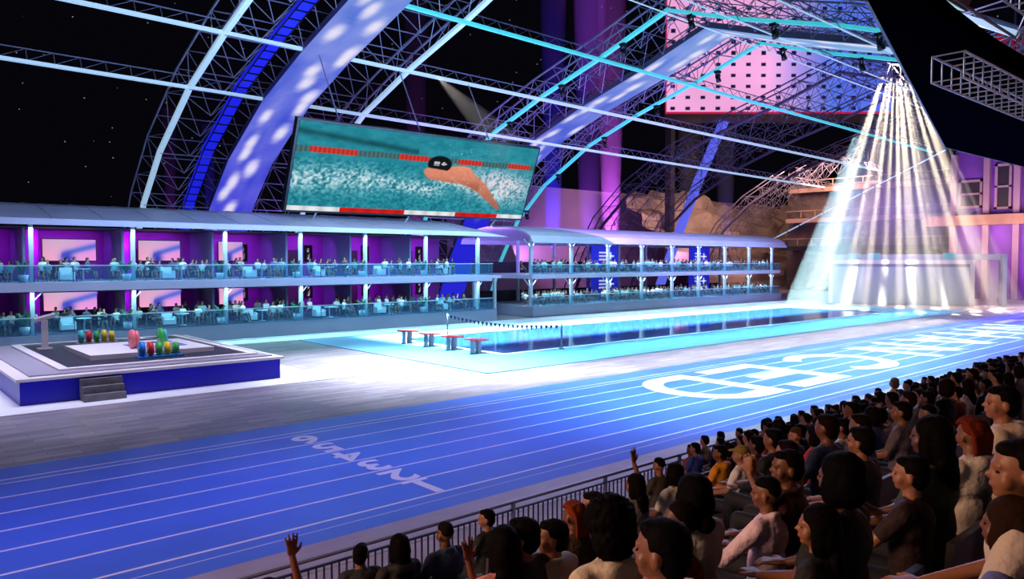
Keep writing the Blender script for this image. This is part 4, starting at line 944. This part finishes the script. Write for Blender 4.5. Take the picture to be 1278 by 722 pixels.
HEROS = [  # x, y of head centre, head yaw (deg, + turns left), pose, hair, cut, shirt, hair colour, label, body turn
 (450, 693, -35, 'rest', 'short', 'tee', (22, 24, 34), (12, 10, 12), 'man with short black hair seen from behind, in dark top by the railing, far left'),
 (498, 684, 10, 'rest', 'long', 'hood', (12, 10, 12), (8, 6, 8), 'dark silhouetted person in black hooded top beside the railing'),
 (556, 668, 20, 'rest', 'fade', 'long', (38, 52, 82), (20, 16, 16), 'man with faded haircut and navy blue collared jacket'),
 (608, 648, 75, 'rest', 'short', 'tee', (20, 28, 26), (12, 10, 10), 'man in profile wearing dark green-black top close to the railing'),
 (629, 684, 0, 'rest', 'long', 'tee', (205, 130, 135), (8, 6, 7), 'person with long black hair and pink top'),
 (654, 672, 40, 'rest', 'short', 'tee', (14, 44, 36), (8, 7, 8), 'man in dark green top looking left, orange light on his neck'),
 (691, 672, 72, 'rest', 'short', 'hood', (176, 164, 150), (12, 9, 9), 'man in profile with beige hooded jacket'),
 (716, 645, 10, 'rest', 'braid', 'tee', (60, 40, 24), (120, 50, 24), 'person with rust-coloured braided hair and brown top'),
 (741, 632, 75, 'rest', 'short', 'tee', (52, 38, 22), (24, 12, 10), 'man in profile with orange-lit face behind the afro'),
 (759, 664, 0, 'rest', 'afro', 'hood', (196, 182, 164), (8, 6, 6), 'person with big black afro and beige top, seen from behind'),
 (793, 606, 45, 'raise', 'long', 'tee', (120, 112, 116), (14, 10, 10), 'woman with long black hair in grey top raising an arm at the railing'),
 (823, 582, 15, 'rest', 'fade', 'tee', (62, 56, 40), (14, 11, 10), 'man in olive shirt seen from behind at the railing'),
 (842, 592, 10, 'rest', 'bob', 'tee', (210, 205, 200), (10, 8, 8), 'woman with black bob and pale tee'),
 (866, 622, 0, 'rest', 'bob', 'tee', (215, 205, 200), (8, 7, 8), 'woman with full black hair and white top'),
 (850, 652, 75, 'rest', 'bun', 'long', (150, 22, 26), (18, 12, 12), 'woman in profile with black bun and red sweater'),
 (829, 692, 25, 'rest', 'short', 'long', (205, 195, 165), (8, 7, 8), 'man with round black haircut and cream collar, bottom centre'),
 (868, 560, 30, 'rest', 'short', 'tee', (40, 62, 150), (10, 9, 10), 'man in bright blue tee near the railing'),
 (899, 566, 55, 'rest', 'short', 'hood', (215, 140, 30), (12, 9, 9), 'man in orange-yellow jacket'),
 (925, 568, 60, 'rest', 'cap', 'tee', (225, 222, 225), (130, 112, 62), 'woman in olive cap and white top'),
 (945, 556, 20, 'rest', 'short', 'tee', (200, 185, 195), (12, 9, 9), 'person in pale lilac shirt behind the olive cap'),
 (958, 618, 45, 'point', 'fade', 'long', (232, 205, 225), (10, 8, 8), 'man in pale pink shirt raising his hand'),
 (1022, 660, 60, 'rest', 'long', 'tee', (12, 12, 20), (10, 7, 8), 'woman with very long dark hair in black top, bottom right of centre'),
 (984, 585, 65, 'rest', 'short', 'long', (70, 20, 34), (14, 9, 9), 'man in profile with maroon top behind the pink shirt'),
 (994, 545, 30, 'rest', 'fade', 'tee', (24, 30, 60), (70, 40, 28), 'man with close shaved hair and navy tee'),
 (1018, 544, 30, 'rest', 'bob', 'tee', (190, 24, 34), (14, 10, 10), 'woman with dark hair in bright red top'),
 (1052, 534, 30, 'rest', 'short', 'tank', (205, 200, 205), (12, 9, 9), 'man in pale sleeveless top with bare shoulder'),
 (1076, 553, 15, 'rest', 'short', 'tee', (12, 13, 26), (10, 8, 9), 'man in black tee with thick black hair'),
 (1050, 600, 10, 'rest', 'bob', 'tee', (14, 12, 18), (7, 6, 7), 'dark silhouetted person with round black hair'),
 (1138, 594, 45, 'clap', 'short', 'tee', (34, 8, 14), (12, 8, 8), 'man in black-maroon tee looking down at his hands'),
 (1163, 548, 10, 'rest', 'long', 'tee', (58, 72, 32), (9, 6, 7), 'woman with long black hair and moss green top'),
 (1213, 545, -10, 'rest', 'braid', 'hood', (196, 186, 176), (104, 38, 24), 'person with dark red braided hair and beige top, right side'),
 (1277, 592, 60, 'rest', 'short', 'tee', (190, 175, 165), (16, 10, 9), 'man in profile at the right edge in pale grey top'),
 (1262, 672, 20, 'rest', 'bob', 'long', (88, 96, 160), (40, 24, 16), 'person with brown hair and blue denim shirt, bottom right corner'),
 (1252, 505, 55, 'rest', 'short', 'hood', (200, 176, 160), (12, 8, 9), 'man in beige hoodie at the right edge'),
 (1158, 498, 15, 'rest', 'short', 'hood', (60, 64, 84), (10, 8, 9), 'man with thick black hair in slate hoodie'),
 (1126, 515, 30, 'rest', 'short', 'tee', (90, 80, 90), (11, 9, 10), 'man in dark grey tee left of the slate hoodie'),
 (1098, 520, 20, 'rest', 'short', 'hood', (180, 165, 150), (11, 9, 10), 'man in stone coloured hoodie'),
 (1088, 520, 20, 'rest', 'bob', 'tee', (30, 62, 130), (14, 10, 10), 'person in royal blue top with dark hair'),
 (1116, 478, 60, 'rest', 'bob', 'tee', (190, 110, 70), (96, 84, 60), 'woman with light brown hair and rust top'),
 (1185, 470, 60, 'rest', 'short', 'tee', (160, 150, 150), (20, 12, 10), 'man looking left in grey tee, upper right of crowd'),
 (1212, 470, 50, 'rest', 'cap', 'tee', (120, 110, 110), (186, 150, 80), 'person in mustard cap, upper right of crowd'),
]
taken = []
def place_head(px, py):
    d = ray(px, py); r = -d[2]/d[1]; Yc = .48/(max(r, .40)-.375)
    k = min(range(13), key=lambda i: abs(ROWY[i]-Yc)); Y = ROWY[k]; t = Y/d[1]
    return k, d[0]*t, Y, EYE+d[2]*t
SK = [(120, 76, 54), (138, 90, 64), (104, 64, 44), (150, 102, 78), (92, 56, 38)]
for i, h in enumerate(HEROS):
    px, py, yaw, pose, hs, cut, shc, hc, lab = h
    k, X, Y, zc = place_head(px, py); fz_ = .02+RISE*k; sc = max(.82, min(1.2, (zc-fz_)/1.2))
    vox = .0085 if proj((X, Y, zc))[2] < 8 else .014
    yaw = yaw-24 if yaw >= 45 else yaw-16
    yw = round(yaw/15)*15; turn = yw*.35
    p = person((vox, pose, round(math.radians(yw-turn), 3), 0, hs, cut, 0, 0), (X, Y, fz_), math.radians(turn), sc, lab, None, SK[i % 5], shc, hc)
    taken.append((X, Y)); seat(X, Y, fz_, 'dark plastic chair under the '+' '.join(lab.split()[:10]))
# raised hands at the bottom left belong to people below the frame
for px, py, lab in ((403, 706, 'person below the frame at bottom left with one raised hand in view'), (587, 684, 'person below the frame with an open raised hand in view, left of the beige jacket')):
    D = {403: 5.3, 587: 4.6}[px]; c = ray(px, py)*D+np.array([0, 0, EYE]); wz = c[2]-.07
    k = max(0, min(12, round((9.3-(c[1]))/.85))); fz_ = .02+RISE*k
    X, Y = c[0]-.27, ROWY[k]; sc = (wz)/1.36 if False else max(.8, min(1.2, (wz-fz_)/1.36))
    person((.0075, 'raise', 0, 0, 'short', 'tee', 0, 0), (X, Y, fz_), 0, sc, lab, None, (112, 58, 38), (70, 50, 46), (14, 9, 8)); seat(X, Y, fz_, 'chair under the '+lab.split(' with')[0]); taken.append((X, Y))
# the rest of the crowd, row by row
SHC = [(30, 34, 50), (20, 20, 26), (60, 62, 80), (180, 170, 170), (150, 140, 135), (24, 40, 76), (120, 34, 38), (44, 52, 44), (90, 84, 92), (200, 190, 185), (16, 18, 24), (70, 58, 52), (150, 60, 40)]
SHN = ['navy', 'black', 'slate grey', 'pale', 'stone', 'deep blue', 'dark red', 'forest green', 'grey', 'white', 'black', 'brown', 'rust']
VAR = [('rest', 0, 'short', 'tee'), ('rest', -.2, 'short', 'long'), ('rest', .4, 'short', 'tee'), ('rest', 0, 'bob', 'tee'), ('clap', 0, 'short', 'hood'), ('rest', -.1, 'long', 'tee'), ('rest', .2, 'fade', 'hood'), ('rest', .1, 'short', 'long')]
cnt = 0; rr = random.Random(3); FARL = 0
for k in range(0, 11):
    x = 1.0
    while x < 60:
        x += rr.uniform(.55, .66)
        y = ROWY[k]+rr.uniform(-.06, .06); fz_ = .02+RISE*k; px, py, dep = proj((x, y, fz_+1.2))
        if dep < 2.2 or px > 1345 or py > 800: continue
        lim = 858 if k < 2 else (900 if k < 5 else 925)
        if px < lim or (py > 560 and px < 1000): continue
        if any(abs(x-a) < .56 and abs(y-b) < .5 for a, b in taken): continue
        if rr.random() < .05: continue
        if cnt >= 235: continue
        v = rr.choice(VAR); ci = rr.randrange(len(SHC)); lod = 1 if dep < 11 else 2
        key = (.014 if dep < 7 else (.02 if lod == 1 else .032), v[0], v[1], 0, v[2], v[3], lod, 0)
        row = ['front', 'second', 'third', 'fourth', 'fifth', 'sixth', 'seventh', 'eighth', 'ninth', 'tenth', 'eleventh'][k]
        far = 'far end' if dep > 18 else ('far middle' if dep > 13 else ('middle' if dep > 9 else ('near middle' if dep > 6 else 'near end')))
        hn = {'short': 'short hair', 'bob': 'a bob', 'long': 'long hair', 'fade': 'faded haircut'}[v[2]]
        p = person(key, (x, y, fz_), rr.uniform(-.3, .2), rr.uniform(.9, 1.08), 'spectator with %s in %s top, %s row back, %s' % (hn, SHN[ci], row, far), 'near crowd %s row, %s, %s, %s' % (row, far, SHN[ci], v[2]), rr.choice(SK), SHC[ci], (rr.randint(8, 24), rr.randint(7, 14), rr.randint(7, 14)))
        seat(x, y, fz_, 'dark plastic chair in the %s row from the railing, %s' % (row, far)); cnt += 1
print('crowd', cnt)

# ---------------------------------------------------------------- guests in the stands
GV = [('rest', .0, 'short', 'tee'), ('clap', .5, 'short', 'long'), ('rest', -.6, 'long', 'tee')]
GM = []
for v in GV: GM.append([(nm, me) for nm, me in make_person('guest', .04, v[0], v[1], 0, v[2], v[3], 2, 0)])
GSH = [(225, 235, 240), (200, 225, 230), (120, 190, 200), (30, 40, 60), (60, 90, 130), (230, 225, 215), (90, 150, 160), (20, 24, 34), (190, 200, 215)]
def merged_guest(i, nm):
    """one mesh guest: materials skin, shirt, trousers, hair by face"""
    bm = bmesh.new(); mats = []
    for part, me in GM[i]:
        n0 = len(bm.faces); bm.from_mesh(me); bm.faces.ensure_lookup_table()
        for f in bm.faces[n0:]: f.material_index = len(mats); f.smooth = True
        mats.append(me.materials[0])
    out = bpy.data.meshes.new(nm); bm.to_mesh(out); bm.free()
    return out, mats
pmat('guest_teal', (90, 170, 175), .6); pmat('guest_skin', (165, 120, 105), .5); pmat('guest_pants', (30, 34, 52), .7); pmat('guest_hair', (22, 16, 16), .6)
GME = []
for i in range(3):
    me, mats = merged_guest(i, 'guest')
    for n in ('guest_skin', 'cloth', 'guest_pants', 'guest_hair'): me.materials.append(M[n])
    GME.append(me)
rr = random.Random(11); ARM = (5.0, 9.7, 15.2, 20.4, 25.4, 30.4, 36.2)
ac = MB().box((-.32, -.3, .12), (.32, .3, .42)).box((-.32, -.36, .12), (.32, -.26, .8)).box((-.38, -.3, .12), (-.3, .3, .58)).box((.3, -.3, .12), (.38, .3, .58)).mesh('armchair', 'chair_white')
tbm = MB().tube((0, 0, .0), (0, 0, .7), .05, 8).tube((0, 0, .7), (0, 0, .74), .4, 16).tube((0, 0, 0), (0, 0, .03), .25, 12).mesh('round_table', 'chair_white')
def plant(x, y, z, lab):
    t = thing('potted_plant', lab, 'plant', (x, y, z), group='potted plants on the stand decks')
    MB().tube((0, 0, 0), (0, 0, .42), .2, 10, r2=.26).build('pot', 'chair_white', t)
    m = MB()
    for j in range(14):
        a = j*2.4; r = .2+.3*((j*7) % 5)/5; h = 1.0+.35*((j*3) % 4)/4
        p = Vector((math.cos(a)*r, math.sin(a)*r, h-.2*r)); q = p*1.15+Vector((0, 0, -.25)); m.tube((0, 0, .4), p*.7+Vector((0, 0, .15)), .012); sd = Vector((-math.sin(a), math.cos(a), 0))*.07
        m.add([(0, 0, .55), p+sd, q, p-sd], [(0, 1, 2), (0, 2, 3)])
    m.build('foliage', 'plant_green', t)
stuff = {}
GN = ['white-clad', 'pale', 'teal', 'navy', 'blue', 'cream', 'sea-green', 'black-clad', 'light grey']
def guest(x, y, z, floor, side, row, indiv):
    i = rr.randrange(3); rz = rr.uniform(-.9, .9)+PI; sc = rr.uniform(.92, 1.08); col = rr.choice(GSH)
    if indiv:
        o = ob('person', GME[i], None, (x, y, z), rz, 'seated %s guest, %s floor of left stand, %s, %s' % (GN[GSH.index(col)], floor, 'bay %s from left' % ORD[sum(x > c for c in cx)] , ['at the railing', 'second row', 'third row'][row]), 'person', 'guests on the %s floor of the left stand' % floor, None, col); o.scale = (sc,)*3
    else: stuff.setdefault((floor, side), []).append((i, x, y, z, rz, sc, col))
for floor, z in (('lower', 1.02), ('upper', 3.88)):
    x = 3.0; n = 0
    while x < 40:
        for row, yy in ((0, YF+.78), (1, YF+1.95), (2, YF+3.1)):
            if rr.random() < (.9, .7, .5)[row] and not any(abs(x-c) < (.8 if row == 0 else .3) for c in cx) and not (row == 0 and any(a_-.6 < x < a_+1.3 for a_ in ARM)): 
                guest(x+rr.uniform(-.15, .15), yy+rr.uniform(-.12, .12), z, floor, 'left', row, row == 0 or x < 26); n += 1
        x += rr.uniform(.58, .8)
    for x in ARM:
        ob('armchair', ac, None, (x, YF+.95, z), PI, 'white armchair behind the glass railing, %s floor, bay %s from left' % (floor, ORD[sum(x > c for c in cx)]), 'chair', 'white armchairs on the %s floor of the left stand' % floor)
        ob('round_table', tbm, None, (x+.85, YF+.98, z), 0, 'small white round table beside an armchair, %s floor, bay %s from left' % (floor, ORD[sum(x > c for c in cx)]), 'table', 'small tables on the %s floor' % floor)
    for ci_, c in enumerate(cx[:-1]): plant(c-.42, YF+.25, z, 'green potted plant beside the %s column from left on the %s floor' % (ORD[ci_], floor))
for floor, z in (('lower', .95), ('upper', 3.8)):
    x = 47.0; n = 0
    while x < 88:
        for row, yy in ((0, YR+.8), (1, YR+1.9), (2, YR+3.0)):
            if rr.random() < (.85, .7, .5)[row]: guest(x, yy+rr.uniform(-.12, .12), z, floor, 'right', row, False)
        x += rr.uniform(.6, .85)
for (floor, side), L_ in stuff.items():
    cls = {}
    for it in L_: cls.setdefault(GSH.index(it[6]) % 3, []).append(it)
    bm = bmesh.new()
    for ci, its in cls.items():
        for (i, x, y, z, rz, sc, col) in its:
            n0 = len(bm.verts); f0 = len(bm.faces); bm.from_mesh(GME[i]); bm.verts.ensure_lookup_table(); bm.faces.ensure_lookup_table()
            mt = Matrix.Translation((x, y, z)) @ Matrix.Rotation(rz, 4, 'Z') @ Matrix.Scale(sc, 4)
            for v in bm.verts[n0:]: v.co = mt @ v.co
            if ci:
                for f in bm.faces[f0:]:
                    if f.material_index == 1: f.material_index = 3+ci
    me = bpy.data.meshes.new('guest_crowd'); bm.to_mesh(me); bm.free()
    for n in ('guest_skin', 'chair_white', 'guest_pants', 'guest_hair', 'guest_teal', 'suite_dark'): me.materials.append(M[n])
    ob('guest_crowd', me, None, label='dense mass of small seated guests on the %s floor of the %s stand' % (floor, side), cat='crowd', kind='stuff')
